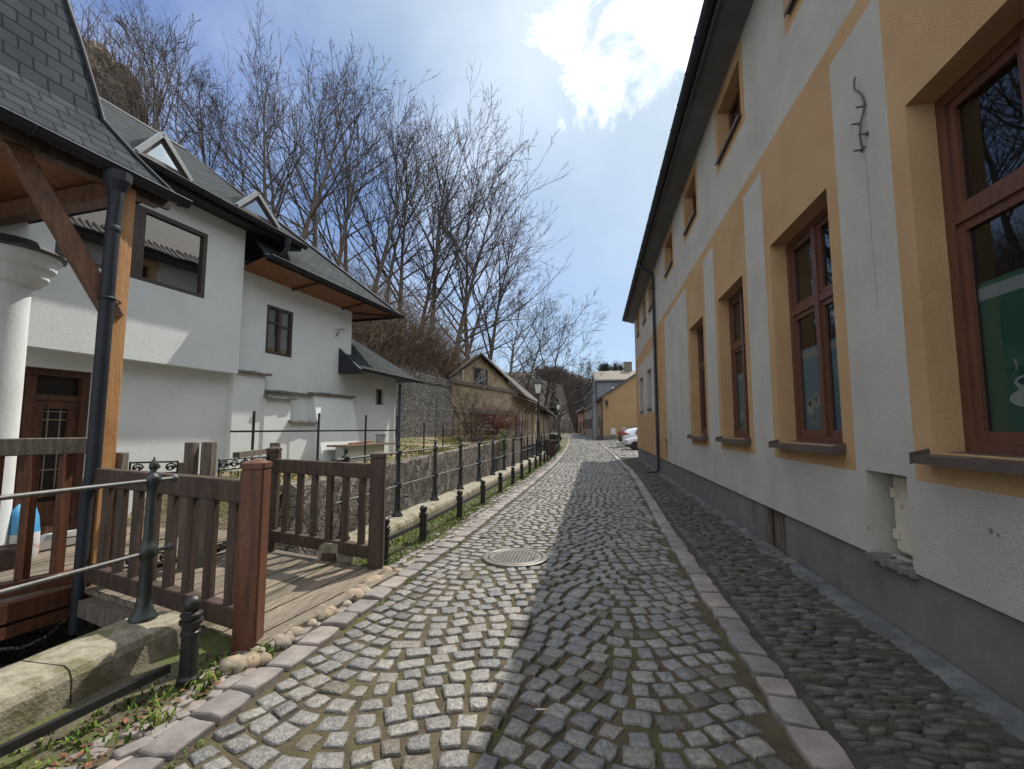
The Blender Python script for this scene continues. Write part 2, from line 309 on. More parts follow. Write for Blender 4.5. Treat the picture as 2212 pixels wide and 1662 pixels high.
M_zinc = mat('grey_zinc_sheet', [(.26, .27, .27), (.33, .34, .34)], scale=4, rough=.42, metallic=.4, fine=.1)
M_soffit = mat('grey_soffit', [(.09, .09, .094), (.12, .12, .124)], scale=2, rough=.7, fine=.08)
M_tile = mat('brown_clay_tile', [(.10, .075, .062), (.16, .12, .10)], scale=6, rough=.8, fine=.2, island_cols=[((.8, .8, .8), 0), ((1, 1, 1), .4), ((1.3, 1.2, 1.1), .8)])
M_slate = slate_mat('slate_shingle', (.046, .051, .054), course=.13, wid=.3)
M_slate_big = slate_mat('large_slate_shingle', (.042, .05, .058), course=.15, wid=.23, dark=.5)
M_board = mat('stained_soffit_board', [(.20, .075, .03), (.28, .115, .048), (.33, .15, .07)], scale=2.5, stretch=(14, 1.2, 14), rough=.55, fine=.2)
M_beam = mat('oiled_brown_beam', [(.09, .042, .024), (.145, .07, .038), (.2, .10, .055)], scale=2.5, stretch=(9, 9, 1.2), rough=.6, bump=.3, bscale=14, fine=.2, stain=((.03, .017, .011), 2.3, .6, .08, .7))
M_post = mat('fresh_orange_timber', [(.33, .155, .055), (.43, .22, .085), (.5, .27, .115)], scale=2.2, stretch=(7, 7, .7), rough=.6, bump=.25, bscale=10, fine=.2, stain=((.14, .06, .025), 5, .64, .05, .7))
M_red = mat('reddish_brown_post', [(.07, .027, .015), (.115, .043, .021), (.15, .06, .029)], scale=2.2, stretch=(12, 12, .9), rough=.55, bump=.25, bscale=12, fine=.2, stain=((.05, .022, .014), 3, .55, .12, .6))
M_dkwood = mat('dark_rail_wood', [(.036, .022, .017), (.06, .037, .027), (.09, .058, .043)], scale=2.4, stretch=(7, 7, 1), rough=.6, bump=.3, bscale=14, fine=.2, stain=((.16, .125, .1), 6, .63, .08, .5))
M_deck = mat('weathered_deck_plank', [(.105, .085, .064), (.175, .145, .112), (.245, .208, .165)], scale=3, stretch=(13, 1.1, 6), rough=.85, bump=.6, bscale=12, bdist=.01, fine=.25, fscale=50, island_cols=[((.8, .78, .76), 0), ((1, 1, 1), .3), ((1.15, 1.12, 1.08), .75)])
M_oldwood = mat('grey_old_wood', [(.085, .068, .053), (.14, .115, .09), (.2, .17, .14)], scale=3, stretch=(8, 8, 1), rough=.85, bump=.4, bscale=14, fine=.25)
M_iron = mat('green_black_cast_iron', [(.012, .018, .018), (.022, .03, .029), (.035, .044, .042)], scale=7, rough=.42, fine=.25, spec=.5, stain=((.06, .075, .06), 9, .62, .08, .6))
M_black = mat('black_painted_iron', [(.01, .011, .012), (.018, .019, .02)], scale=8, rough=.45, fine=.2)
M_steel = mat('worn_steel_rail', [(.10, .10, .098), (.17, .17, .165)], scale=6, rough=.55, metallic=.3, fine=.2)
M_cope = mat('mossy_granite_coping', [(.17, .15, .112), (.265, .236, .178), (.33, .30, .232)], scale=12, detail=9, rough=.85, bump=.4, bscale=50, fine=.22, fscale=120, stain=((.10, .095, .032), 3.2, .5, .14, .75))
M_bank = stone_mat('rubble_bank_stone', [(.075, .062, .052), (.21, .185, .16), (.10, .088, .08), (.3, .27, .235)], 4.0, stretch=(1, 1, 1.35), mortar=(.055, .047, .04), width=.05, moss=(.05, .05, .02))
M_retain = stone_mat('grey_retaining_stone', [(.11, .103, .096), (.155, .146, .136), (.13, .122, .114), (.19, .178, .165)], 2.9, stretch=(1, 1, 1.8), mortar=(.07, .065, .058), width=.07, moss=(.075, .07, .045))
M_soil = mat('garden_soil', [(.12, .085, .055), (.20, .155, .105), (.28, .225, .16)], scale=1.2, detail=10, rough=.95, bump=.7, bscale=16, bdist=.05, fine=.3, stain=((.10, .12, .025), .7, .46, .14, .9))
M_leaf = mat('leaf_litter_slope', [(.035, .025, .018), (.062, .045, .032), (.09, .067, .048)], scale=.8, detail=10, rough=.95, bump=.8, bscale=7, bdist=.15, fine=.35, fscale=9)
M_bedrock = mat('wet_stream_bed', [(.02, .019, .017), (.04, .037, .032)], scale=2, rough=.6, bump=.7, bscale=8, bdist=.05, fine=.3)
M_verge = mat('verge_dirt', [(.05, .042, .026), (.085, .072, .046), (.12, .10, .065)], scale=3, detail=9, rough=.95, bump=.7, bscale=35, bdist=.03, fine=.3, stain=((.075, .09, .02), 2.3, .48, .1, .85))
M_bark = mat('grey_bark', [(.06, .05, .043), (.095, .083, .072), (.14, .123, .108)], scale=3, stretch=(3, 3, .6), rough=.95, bump=.5, bscale=9, fine=.2)
M_twig = mat('dark_twig', [(.04, .034, .031), (.064, .054, .049)], scale=2, rough=.9)
M_brush = mat('dry_brush_stem', [(.085, .06, .042), (.13, .096, .068), (.18, .135, .1)], scale=.5, rough=.95, island_cols=[((.7, .65, .6), 0), ((1, 1, 1), .3), ((1.3, 1.2, 1.1), .75)])
M_redbrush = mat('red_shrub_stem', [(.10, .032, .03), (.16, .055, .05)], scale=1, rough=.9, island_cols=[((.7, .7, .7), 0), ((1, 1, 1), .4), ((1.4, 1.2, 1.1), .8)])
M_grass = mat('fresh_grass', [(.07, .125, .014), (.115, .185, .024), (.165, .225, .04)], scale=2, rough=.8, island_cols=[((.7, .75, .6), 0), ((1, 1, 1), .35), ((1.3, 1.15, 1.0), .8), ((1.5, 1.1, 1.6), .93)])
M_glass = glass_mat('window_glass', (.88, .92, .93), .03)
M_mirror = glass_mat('reflective_pane', (.25, .28, .28), .4)
M_dark = mat('dark_interior', [(.012, .011, .01), (.02, .018, .016)], scale=1, rough=.9)
M_cream = mat('ochre_old_plaster', [(.26, .20, .125), (.33, .26, .17), (.38, .31, .21)], scale=1.5, detail=9, rough=.95, bump=.4, bscale=12, fine=.15, stain=((.15, .115, .08), 1.2, .5, .15, .7))
exec_parts = []
# ------------------------------------------------------------------ ground, road, stream
KL = [(-8, -2.28), (2, -2.23), (3.3, -2.2), (5, -2.15), (6.5, -2.06), (9, -2.02), (14, -1.93), (20, -1.89), (31, -2.06), (44, -2.55), (60, -3.3), (74, -4.14), (92, -5.9), (130, -10.5), (172, -18), (230, -32), (300, -55), (420, -110)]
KR = [(-8, 1.17), (5, 1.17), (8, 1.2), (13, 1.34), (18, 1.42), (20, 1.34), (29, 1.22), (50, .74), (64, .25), (80, -.4), (100, -2.0), (130, -5.6), (172, -13), (230, -27), (300, -50), (420, -105)]
BK = [(-8, -6.2), (4.2, -5.9), (6.2, -5.2), (7, -4.95), (11, -5.08), (20, -5.3), (33, -5.3), (44, -5.15), (54, -5.05), (62, -6.0), (74, -7.6), (92, -9.6), (130, -14), (172, -22), (230, -36), (300, -60), (420, -115)]
def kl(y): return lerp_tab(KL, y)
def kr(y): return lerp_tab(KR, y)
def bk(y): return lerp_tab(BK, y)
def xr(y): return lerp_tab([(-8, -14), (13, -13.2), (16, -8.9), (24.5, -7.8), (32.7, -7.3), (36, -7.6), (44, -8.2), (60, -9), (420, -130)], y) if y < 60 else bk(y) - 2
def bank_z(y): return lerp_tab([(-8, -.3), (6.3, -.3), (7.0, .62), (9, .66), (16, .74), (32, .86), (50, .7), (80, .2), (420, .2)], y)
def wall_h(y): return lerp_tab([(-8, 2.5), (12, 2.5), (16, 4.2), (24.5, 4.15), (30, 3.0), (34, 1.4), (44, 1.0), (420, .5)], y)
def hill_z(x, y):
    """height of the wooded slope left of the stream and of the far valley head"""
    d = xr(y) - x
    s = lerp_tab([(-8, .95), (20, .86), (35, .74), (60, .55), (100, .42), (420, .4)], y)
    top = lerp_tab([(-8, 30), (40, 28), (100, 24), (420, 40)], y)
    z = wall_h(y) + top * (1 - math.exp(-s * max(d, 0) / top))
    z += noise.noise(Vector((x * .13, y * .13, 0))) * min(1.6, .15 * max(d, 0)) + noise.noise(Vector((x * .4, y * .4, 5))) * min(.5, .08 * max(d, 0))
    if y > 150: z += (y - 150) * .17
    return z
def head_z(x, y):
    q = min(1, max(0, (y - 138) / 46)); q = q * q * (3 - 2 * q); a = math.degrees(math.atan2(x, y))
    return q * y * lerp_tab([(-30, .17), (-9, .12), (-4, .105), (-1, .075), (2, .05), (30, .04)], a)
def build_ground():
    g = MB()
    ys = [-8 + i * 1.0 for i in range(70)] + [62 + i * 4 for i in range(40)] + [225, 240, 260, 280, 300, 340, 380, 420]
    hx = [-150, -110, -85, -66, -52, -42, -34, -28, -23, -19, -15.5, -12.5, -10, -8, -6.2, -4.6, -3.2, -2, -1]
    rows = []
    for y in ys:
        k, r, b, w = kl(y), kr(y), bk(y), xr(y)
        row = [(w + h, y, hill_z(w + h, y)) for h in hx]
        row += [(w - .1, y, wall_h(y) - .05), (w, y, bank_z(y) + (.45 if y > 7 else 0) * min(1, max(0, (b - w) / 3)))]
        gz = row[-1][2]
        for q in (.3, .6, .85): row.append((w + (b - w) * q, y, gz + (bank_z(y) - gz) * q + .05 * noise.noise(Vector((w + q, y * .6, 2)))))
        row += [(b - .3, y, bank_z(y)), (b - .16, y, bank_z(y) - .1), (b - .1, y, -1.5), (b + .8, y, -1.62), (k - 1.3, y, -1.6), (k - .93, y, -1.5), (k - .86, y, .06), (k - .5, y, .03), (k - .25, y, .0), (k, y, -.012)]
        rz = 0.0
        if y > 150: rz = max(0, (y - 150) * .02)
        row += [(k + (r - k) * q, y, -.012 + (.02 if 0 < q < 1 else 0)) for q in (.25, .5, .75, 1)]
        row += [(r + .4, y, -.01), (r + .9, y, .0), (r + 3, y, .22 if 38 < y < 62 else 0), (r + 9, y, (.22 if 38 < y < 62 else 0) + head_z(r + 9, y)), (r + 20, y, .3 + head_z(r + 20, y)), (r + 45, y, 4 + head_z(r + 45, y)), (r + 90, y, 14 + head_z(r + 90, y)), (r + 160, y, 22)]
        rows.append(row)
    n = len(rows[0]); nh = len(hx)
    for row in rows: g.v.extend(row)
    for i in range(len(rows) - 1):
        for j in range(n - 1):
            a = i * n + j
            g.f.append([a, a + 1, a + n + 1, a + n]); g.s.append(j < nh - 1 or j > nh + 16)
            if j <= nh: mi = 0
            elif j < nh + 6: mi = 1
            elif j < nh + 11: mi = 2
            elif j < nh + 14: mi = 3
            elif j < nh + 18: mi = 4
            elif j < nh + 22: mi = 5 if ys[i] < 126 else 0
            else: mi = 0
            g.m.append(mi)
    o = g.build('ground', [M_leaf, M_soil, M_bedrock, M_verge, M_bed, M_sidebed]); tag(o, kind='structure')
    w = MB()
    for y0, y1 in zip(ys, ys[1:]):
        if y1 > 230: break
        w.quad((bk(y0) - .05, y0, -1.46), (kl(y0) - .9, y0, -1.46), (kl(y1) - .9, y1, -1.46), (bk(y1) - .05, y1, -1.46))
    wm = mat('dark_stream_water', [(.006, .008, .007), (.01, .012, .01)], scale=1, rough=.08, bump=.25, bscale=6, bdist=.02)
    tag(w.build('stream_water', wm), kind='structure')
build_ground()
def stone_cell(mb, cx, cy, ang, w, l, h, z0=-.03, rnd=rng, lod=2, mi=0, round_=.82, dome=.004):
    """one cut stone: irregular rounded block"""
    ca, sa = math.cos(ang), math.sin(ang)
    if lod == 2:
        base = [(-.5, -.5), (0, -.51), (.5, -.5), (.51, 0), (.5, .5), (0, .51), (-.5, .5), (-.51, 0)]
        k = .98
    else:
        base = [(-.5, -.5), (.5, -.5), (.5, .5), (-.5, .5)]; k = 1
    tx, ty = rnd.uniform(-.05, .05), rnd.uniform(-.05, .05)
    pts = []
    for i, (a, b) in enumerate(base):
        j = rnd.uniform(.78, 1.05) if (i % 2 == 0 and lod == 2) else rnd.uniform(.86, 1.08)
        a, b = a * w * j * k, b * l * (rnd.uniform(.84, 1.08)) * k; pts.append((a, b))
    def ring(s, z, tilt):
        return [(cx + (a * ca - b * sa) * s, cy + (a * sa + b * ca) * s, z + (tx * a + ty * b) * tilt) for a, b in pts]
    if lod == 2: rs = [ring(1.02, z0, 0), ring(1.0, h - .009, 1), ring(.95, h - .001, 1), ring(round_ * .8, h + dome * .7, 1)]
    else: rs = [ring(1.0, z0, 0), ring(.9, h, 1)]
    n = len(pts); o = len(mb.v); mb.v.extend([p for r in rs for p in r])
    for i in range(len(rs) - 1):
        for j in range(n):
            a, b = i * n + j, i * n + (j + 1) % n
            mb.f.append([a + o, b + o, b + n + o, a + n + o]); mb.m.append(mi); mb.s.append(i > 1)
    mb.f.append([o + (len(rs) - 1) * n + j for j in range(n)]); mb.m.append(mi); mb.s.append(lod == 2)
MAN = (-.98, 5.78, .40)
def build_road():
    g = MB(); r = random.Random(3)
    A, P = .15, 1.72
    def wav(x): return A * math.cos(2 * math.pi * (x + .62) / P)
    y = .6
    while y < 118:
        far = y > 20; vfar = y > 45
        step = .155 if not far else (.16 if not vfar else .24)
        xa, xb = kl(y) + .22, kr(y) - .21
        x = xa + r.uniform(0, .03)
        while x < xb - .04:
            w = r.uniform(.125, .19) * (1 if not vfar else 1.6)
            if r.random() < .06: w *= 1.3
            sl = -A * 2 * math.pi / P * math.sin(2 * math.pi * (x + w / 2 + .62) / P)
            ang = math.atan(sl); dx = w * math.cos(ang)
            if x + dx > xb + .03: break
            cx = x + dx / 2; cy = y + wav(cx) + r.uniform(-.012, .012)
            if math.hypot(cx - MAN[0], cy - MAN[1]) > MAN[2] + .03:
                ll = step * r.uniform(.72, .87)
                h = .009 + r.uniform(-.006, .007) + .02 * (1 - abs(2 * (cx - xa) / (xb - xa) - 1))
                stone_cell(g, cx, cy, ang + r.uniform(-.09, .09), w - r.uniform(.02, .038), ll, h, lod=2 if y < 22 else 1, rnd=r)
            x += dx
        y += step
    tag(g.build('cobbled_road', M_granite), kind='structure')
    k = MB()
    for side, f in ((-1, kl), (1, kr)):
        y = .3 if side > 0 else .9
        while y < 112:
            l = r.uniform(.24, .36) if y < 40 else .6
            dxdy = (f(y + .5) - f(y - .5)); ang = -math.atan(dxdy)
            cx = f(y + l / 2) - side * .1
            stone_cell(k, cx + r.uniform(-.008, .008), y + l / 2, ang + r.uniform(-.03, .03), .205, l - .022, .03 + r.uniform(-.005, .006), lod=2 if y < 25 else 1, rnd=r, round_=1.05, dome=.002)
            y += l
    tag(k.build('kerb', M_porph), kind='structure')
    yd = MB(); y = 26.6
    while y < 62:
        x = kr(y) + .1; xe = min(7.5, kr(y) + 7)
        while x < xe:
            w = r.uniform(.17, .27); zz = .22 if 38 < y < 62 else 0
            if not (38 < y < 39.2 or y > 60.5): stone_cell(yd, x + w / 2, y + r.uniform(-.02, .02), r.uniform(-.12, .12), w - .03, .2, zz * min(1, max(0, (x - kr(y)) / 3)) + .014 + r.uniform(-.006, .006), z0=-.05, lod=1, rnd=r)
            x += w
        y += .235
    tag(yd.build('yard_paving', M_granite), kind='structure')
    # river cobbles set on edge between kerb and house, mortar fillet against the wall
    c = MB(); y = .4
    while y < 26.5:
        x = kr(y) + .07; st = r.uniform(.042, .066)
        while x < 2.16:
            l = r.uniform(.10, .22)
            if r.random() > .12 and not (x + l > 2.02 and r.random() < .4):
                h = r.uniform(.004, .024); th = st * r.uniform(.62, .95)
                a = r.uniform(-.22, .22); cx, cy = x + l / 2, y + r.uniform(-.02, .02); ca, sa = math.cos(a), math.sin(a)
                n = 10; rs = []
                for q, z in ((1.0, -.03), (.93, h * .45), (.68, h * .88), (.3, h)):
                    rs.append([(cx + ca * l * .5 * q * math.cos(2 * math.pi * i / n) * (1 + .1 * math.sin(i * 2.3 + cx * 9)) - sa * th * .5 * q * math.sin(2 * math.pi * i / n), cy + sa * l * .5 * q * math.cos(2 * math.pi * i / n) + ca * th * .5 * q * math.sin(2 * math.pi * i / n), z) for i in range(n)])
                c.rings(rs, False, True, 0, True)
            x += l + r.uniform(.0, .02)
        y += st * (1.0 if y < 12 else 1.5)
    tag(c.build('cobble_strip', M_river), kind='structure')
    m = MB(); rs = []
    yy = -3.0
    while yy < 26.2:
        w = .15 + .17 * noise.noise(Vector((yy * 1.7, 0, 0))) + .06 * noise.noise(Vector((yy * 6, 3, 0)))
        rs.append([(2.30, yy, .045 + .01 * noise.noise(Vector((yy * 3, 1, 0)))), (2.30 - w * .4, yy, .034 + .012 * noise.noise(Vector((yy * 5, 7, 0)))), (2.30 - w * .8, yy, .016 + .016 * noise.noise(Vector((yy * 6, 9, 0)))), (2.30 - w * 1.15, yy, -.012)])
        yy += .06
    m.rings(rs, False, False, 0, True, closed=False)
    tag(m.build('mortar_strip', M_mortar), kind='structure')
    # flat stones and round field stones in the left verge
    v = MB(); y = 1.0
    while y < 30:
        for x0, x1, pr in ((-.12, -.02, .9), (-.25, -.14, .75), (-.36, -.27, .5)):
            if r.random() < pr and not (x0 < -.2 and 3.25 < y < 4.9):
                l = r.uniform(.07, .17)
                stone_cell(v, kl(y) + (x0 + x1) / 2 + r.uniform(-.02, .02), y + r.uniform(-.03, .03), r.uniform(-.5, .5), r.uniform(.07, .12), l, r.uniform(.0, .02), rnd=r, round_=.9)
        y += r.uniform(.1, .15)
    tag(v.build('verge_stones', M_porph), kind='structure')
    b = MB()
    for i in range(46):
        y = r.uniform(2.95, 5.15); x = kl(y) - r.uniform(.03, .2); s = r.uniform(.035, .085)
        if i < 9: y = 3.0 + i * .23 + r.uniform(-.1, .1); s = r.uniform(.045, .105); x = kl(y) - .14 + r.uniform(-.05, .05)
        rs = []; n = 10; ph = r.uniform(0, 6)
        for t in (-.35, -.1, .25, .6, .85, .97):
            q = math.sqrt(max(.02, 1 - t * t))
            rs.append([(x + s * 1.15 * q * math.cos(2 * math.pi * k / n) * (1 + .14 * math.sin(2 * k + ph)), y + s * 1.0 * q * math.sin(2 * math.pi * k / n) * (1 + .12 * math.cos(3 * k + ph)), .01 + s * .75 * t) for k in range(n)])
        b.rings(rs, False, True, 0, True)
    M_field = mat('field_stone', [(.17, .14, .105), (.27, .225, .17), (.33, .285, .23)], scale=7, rough=.8, bump=.3, bscale=30, fine=.2, island_cols=[((.75, .75, .78), 0), ((1, 1, 1), .4), ((1.2, 1.1, 1), .8)])
    tag(b.build('field_stones', M_field), kind='structure')
build_road()
def build_manhole():
    t = thing('manhole_cover', (MAN[0], MAN[1], .02), 'round cast iron drain cover with square grid, set in the cobbled lane', 'manhole cover')
    m = MB(); c = (MAN[0], MAN[1], 0)
    M_cast = mat('worn_cast_iron', [(.13, .12, .11), (.2, .185, .165)], scale=9, rough=.5, metallic=.35, fine=.25, stain=((.09, .065, .04), 6, .55, .12, .7))
    m.lathe(c, [(.40, -.03), (.40, .036), (.385, .042), (.345, .042), (.335, .036), (.335, -.03)], 48, cap0=False, cap1=False, sm=False)
    m.build('frame', M_cast, t)
    p = MB(); p.lathe(c, [(.325, -.03), (.325, .036), (.315, .040), (.27, .040), (.262, .034), (.262, .015), (.0, .015)], 48, sm=False, cap0=False, cap1=False)
    for i in range(-6, 7):
        a = i * .042; h = math.sqrt(max(0, .262 ** 2 - a * a))
        p.box(c[0] - h, c[0] + h, c[1] + a - .0105, c[1] + a + .0105, .01, .038)
        p.box(c[0] + a - .0105, c[0] + a + .0105, c[1] - h, c[1] + h, .01, .0395)
    p.build('grid', M_cast, t)
build_manhole()
def blades(mb, x, y, z, h, r, mi=0, wd=.006):
    a = r.uniform(0, 6.283); l = r.uniform(.3, .9) * h; dx, dy = math.cos(a), math.sin(a); w = wd * r.uniform(.7, 1.4)
    p0 = (x - dy * w, y + dx * w, z); p1 = (x + dy * w, y - dx * w, z)
    m0 = (x + dx * l * .4 - dy * w * .8, y + dy * l * .4 + dx * w * .8, z + h * .62); m1 = (x + dx * l * .4 + dy * w * .8, y + dy * l * .4 - dx * w * .8, z + h * .62)
    mb.add([p0, p1, m1, m0, (x + dx * l, y + dy * l, z + h * r.uniform(.7, 1))], [(0, 1, 2, 3), (3, 2, 4)], mi)
def build_grass():
    g = MB(); r = random.Random(11)
    y = 4.9
    while y < 40:
        n = int(95 if y < 9 else (60 if y < 16 else 34))
        for i in range(n):
            yy = y + r.uniform(0, .25); u = r.random()
            dens = .5 + .9 * noise.noise(Vector((u * 2, yy * 1.3, 4)))
            if r.random() > dens + .35: continue
            x = kl(yy) - (.22 + .47 * u ** .8)
            blades(g, x, yy, .0, r.uniform(.035, .10) * (.6 + .8 * u), r, wd=.006 if yy < 14 else .011)
        y += .1 if y < 9 else .16
    for i in range(900):   # weeds in the joints and tufts in the near verge
        yy = r.uniform(1.6, 7); x = kl(yy) + r.choice([r.uniform(-.06, .02), r.uniform(.2, .26), r.uniform(-.4, -.1)])
        if noise.noise(Vector((x * 4, yy * 2.2, 9))) < .12: continue
        blades(g, x, yy, 0, r.uniform(.015, .045), r)
    for cx, cy, n, s in ((-2.62, 2.45, 130, .1), (-2.66, 2.15, 170, .13), (-2.72, 1.85, 150, .14), (-2.42, 2.72, 70, .06), (-2.55, 2.95, 60, .07), (-2.32, 3.05, 60, .05), (-2.75, 4.95, 150, .09), (-2.6, 5.2, 160, .1), (-2.35, 2.3, 50, .04)):
        for i in range(int(n * .6)):
            a = r.gauss(0, s); b = r.gauss(0, s * 1.3)
            blades(g, cx + a, cy + b, .0, r.uniform(.03, .085), r, wd=.008)
    tag(g.build('verge_grass', M_grass), kind='stuff')
    q = MB()     # lawn and weeds of the garden terrace, edge of the bank wall
    for i in range(16000):
        yy = r.uniform(7, 33); b = bk(yy); w = max(xr(yy), -13)
        u = r.random() ** .6; x = w + (b - .1 - w) * u
        if yy < 14.8 and x < -6.4 + .11 * (yy - 14): continue
        if noise.noise(Vector((x * .55, yy * .45, 1))) < -.12: continue
        gz = bank_z(yy) + .45 * (1 - u)
        blades(q, x, yy, gz - .02, r.uniform(.04, .12), r, wd=.014)
    tag(q.build('garden_grass', mat('garden_lawn', [(.12, .135, .02), (.17, .18, .035), (.20, .19, .06)], scale=1, rough=.85, island_cols=[((.7, .75, .6), 0), ((1, 1, 1), .35), ((1.5, 1.1, .9), .8)])), kind='stuff')
    l = MB()     # dry leaves in the near verge
    for i in range(420):
        yy = r.uniform(1.5, 3.3); x = kl(yy) - r.uniform(.12, .62); s = r.uniform(.012, .03); a = r.uniform(0, 6.3); z = r.uniform(.004, .02)
        ca, sa = math.cos(a) * s, math.sin(a) * s
        l.quad((x - ca, yy - sa, z), (x + sa * .6, yy - ca * .6, z + r.uniform(0, .012)), (x + ca, yy + sa, z + r.uniform(0, .01)), (x - sa * .6, yy + ca * .6, z + r.uniform(0, .012)))
    tag(l.build('fallen_leaves', mat('dry_leaf', [(.11, .055, .03), (.2, .11, .06)], scale=3, rough=.9, island_cols=[((.5, .45, .45), 0), ((1, 1, 1), .4), ((1.5, 1.2, 1), .8)])), kind='stuff')
build_grass()
# ------------------------------------------------------------------ ochre and grey house on the right
FX = 2.30
GW = [(-.47, 1.02), (2.2, 3.69), (4.88, 6.39), (7.55, 9.03), (10.24, 11.7)]
UW = [(.85, 2.2), (4.08, 5.42), (7.25, 8.55), (10.45, 11.72), (13.65, 15.0)]
UW2 = [(18.4, 19.5), (20.75, 21.9), (23.85, 24.95)]
FW2 = [(19.5, 20.95), (22.7, 24.3)]
SILL, HEAD, USILL, UHEAD = 1.43, 3.97, 6.39, 7.32
def ring_frame(mb, y0, y1, z0, z1, w, x0, x1, mi=0):
    mb.box(x0, x1, y0, y0 + w, z0, z1, mi); mb.box(x0, x1, y1 - w, y1, z0, z1, mi)
    mb.box(x0, x1, y0 + w, y1 - w, z0, z0 + w, mi); mb.box(x0, x1, y0 + w, y1 - w, z1 - w, z1, mi)
def text_mesh(body, size, mtx, name, m, parent, extrude=.001, bold=False):
    cu = bpy.data.curves.new(name, 'FONT'); cu.body = body; cu.size = size; cu.extrude = extrude; cu.align_x = 'CENTER'
    if bold: cu.offset = size * .02
    o = bpy.data.objects.new(name, cu); COL.objects.link(o); dg = bpy.context.evaluated_depsgraph_get()
    me = bpy.data.meshes.new_from_object(o.evaluated_get(dg)); bpy.data.objects.remove(o)
    b = MB(); mt = Matrix(mtx)
    b.add([mt @ v.co for v in me.vertices], [tuple(p.vertices) for p in me.polygons])
    bpy.data.meshes.remove(me); return b.build(name, m, parent)
def build_ochre():
    t = thing('ochre_house', (FX, 10, 0), 'long grey and ochre roughcast house with brown framed windows along the lane', 'house')
    wins = [(a, b, SILL, HEAD) for a, b in GW] + [(a, b, USILL, UHEAD) for a, b in UW + UW2] + [(a, b, 2.4, 4.05) for a, b in FW2]
    niche = (4.0, 4.54, .54, 1.24); boxn = (15.66, 16.3, .6, 1.23)
    holes = wins + [niche, boxn, (14.95, 15.2, .62, 1.45)]
    Y0, Y1, Z0, Z1 = -8.0, 26.4, .54, 7.62
    def ochre(y, z):
        for a, b in GW:
            if a - .2 < y < b + .2 and 1.22 < z < 5.2: return True
        if 5.1 < z < 5.29: return True
        for a, b in UW + UW2:
            if a - .17 < y < b + .17 and USILL - .19 < z < UHEAD + .24: return True
        if y > 17.3: return z < 5.2 and not (18.4 < y < 24.9 and 2.25 < z < 4.7)
        if 15.6 < y < 17.3 and z < 5.1: return True
        return False
    bys = sorted(set([Y0, Y1, 15.6, 17.3, 18.4, 24.9] + [v for h in holes for v in h[:2]] + [v for a, b in GW for v in (a - .2, b + .2)] + [v for a, b in UW + UW2 for v in (a - .17, b + .17)]))
    bzs = sorted(set([Z0, Z1, 1.22, 5.1, 5.29, 2.25, 4.7, USILL - .19, UHEAD + .24] + [v for h in holes for v in h[2:]]))
    w = MB()
    for y0, y1 in zip(bys, bys[1:]):
        for z0, z1 in zip(bzs, bzs[1:]):
            cy, cz = (y0 + y1) / 2, (z0 + z1) / 2
            if any(h[0] < cy < h[1] and h[2] < cz < h[3] for h in holes): continue
            w.quad((FX, y1, z0), (FX, y0, z0), (FX, y0, z1), (FX, y1, z1), 1 if ochre(cy, cz) else 0)
    for a, b, c, d in holes:
        dp = .27; mi = 0 if (a, b, c, d) == niche or a == 14.95 else 1
        if (a, b) in [tuple(q) for q in FW2]: mi = 0
        w.quad((FX, b, c), (FX, b, d), (FX + dp, b, d), (FX + dp, b, c), mi); w.quad((FX, a, d), (FX, a, c), (FX + dp, a, c), (FX + dp, a, d), mi)
        w.quad((FX, a, d), (FX + dp, a, d), (FX + dp, b, d), (FX, b, d), mi); w.quad((FX, b, c), (FX + dp, b, c), (FX + dp, a, c), (FX, a, c), mi)
        if (a, b, c, d) in (niche, boxn) or a == 14.95: w.quad((FX + dp, b, c), (FX + dp, a, c), (FX + dp, a, d), (FX + dp, b, d), mi)
    # far end wall, back, underside lip over the plinth
    w.quad((FX, Y1, Z0), (FX, Y1, Z1), (FX + 9, Y1, Z1), (FX + 9, Y1, Z0), 1); w.poly([(FX, Y1, Z1), (FX + 4.5, Y1, 11.2), (FX + 9, Y1, Z1)], 1)
    w.quad((FX + 9, Y1, Z0), (FX + 9, Y1, Z1), (FX + 9, Y0, Z1), (FX + 9, Y0, Z0), 0); w.quad((FX, Y0, Z0), (FX + 9, Y0, Z0), (FX + 9, Y0, Z1), (FX, Y0, Z1), 0)
    w.quad((FX, Y0, Z0), (FX, Y1, Z0), (FX + .05, Y1, Z0), (FX + .05, Y0, Z0), 0)
    w.build('wall', [M_grey, M_ochre], t)
    # plinth with the vent gap
    p = MB(); px = FX + .03
    for a, b in ((Y0, 6.42), (7.16, Y1)):
        p.quad((px, b, -.1), (px, a, -.1), (px, a, .56), (px, b, .56))
    p.quad((px, 6.42, -.1), (px + .3, 6.42, -.1), (px + .3, 6.42, .56), (px, 6.42, .56)); p.quad((px, 7.16, .56), (px + .3, 7.16, .56), (px + .3, 7.16, -.1), (px, 7.16, -.1))
    p.quad((px + .3, 7.16, -.1), (px + .3, 6.42, -.1), (px + .3, 6.42, .56), (px + .3, 7.16, .56)); p.quad((px + .3, 7.16, .535), (px, 7.16, .535), (px, 6.42, .535), (px + .3, 6.42, .535))
    p.quad((px, Y1 + .001, -.1), (px, Y1 + .001, .54), (px + 8.9, Y1 + .001, .54), (px + 8.9, Y1 + .001, -.1))
    # broken mortar ledge under the meter niche
    for i in range(9):
        yy = 3.98 + i * .066; p.box(FX - .015 - .02 * math.sin(i * 1.7) ** 2, FX + .1, yy, yy + .062, .5 + .012 * math.sin(i * 2.3), .552 + .012 * math.cos(i * 1.9))
    p.build('plinth', M_plinth, t)
    h = MB(); h.box(px + .08, px + .12, 6.43, 7.15, 0, .53); h.box(px + .01, px + .06, 7.06, 7.14, 0, .53); h.box(px + .03, px + .07, 6.5, 6.56, .02, .52); h.box(px + .03, px + .07, 6.62, 6.66, .02, .52)
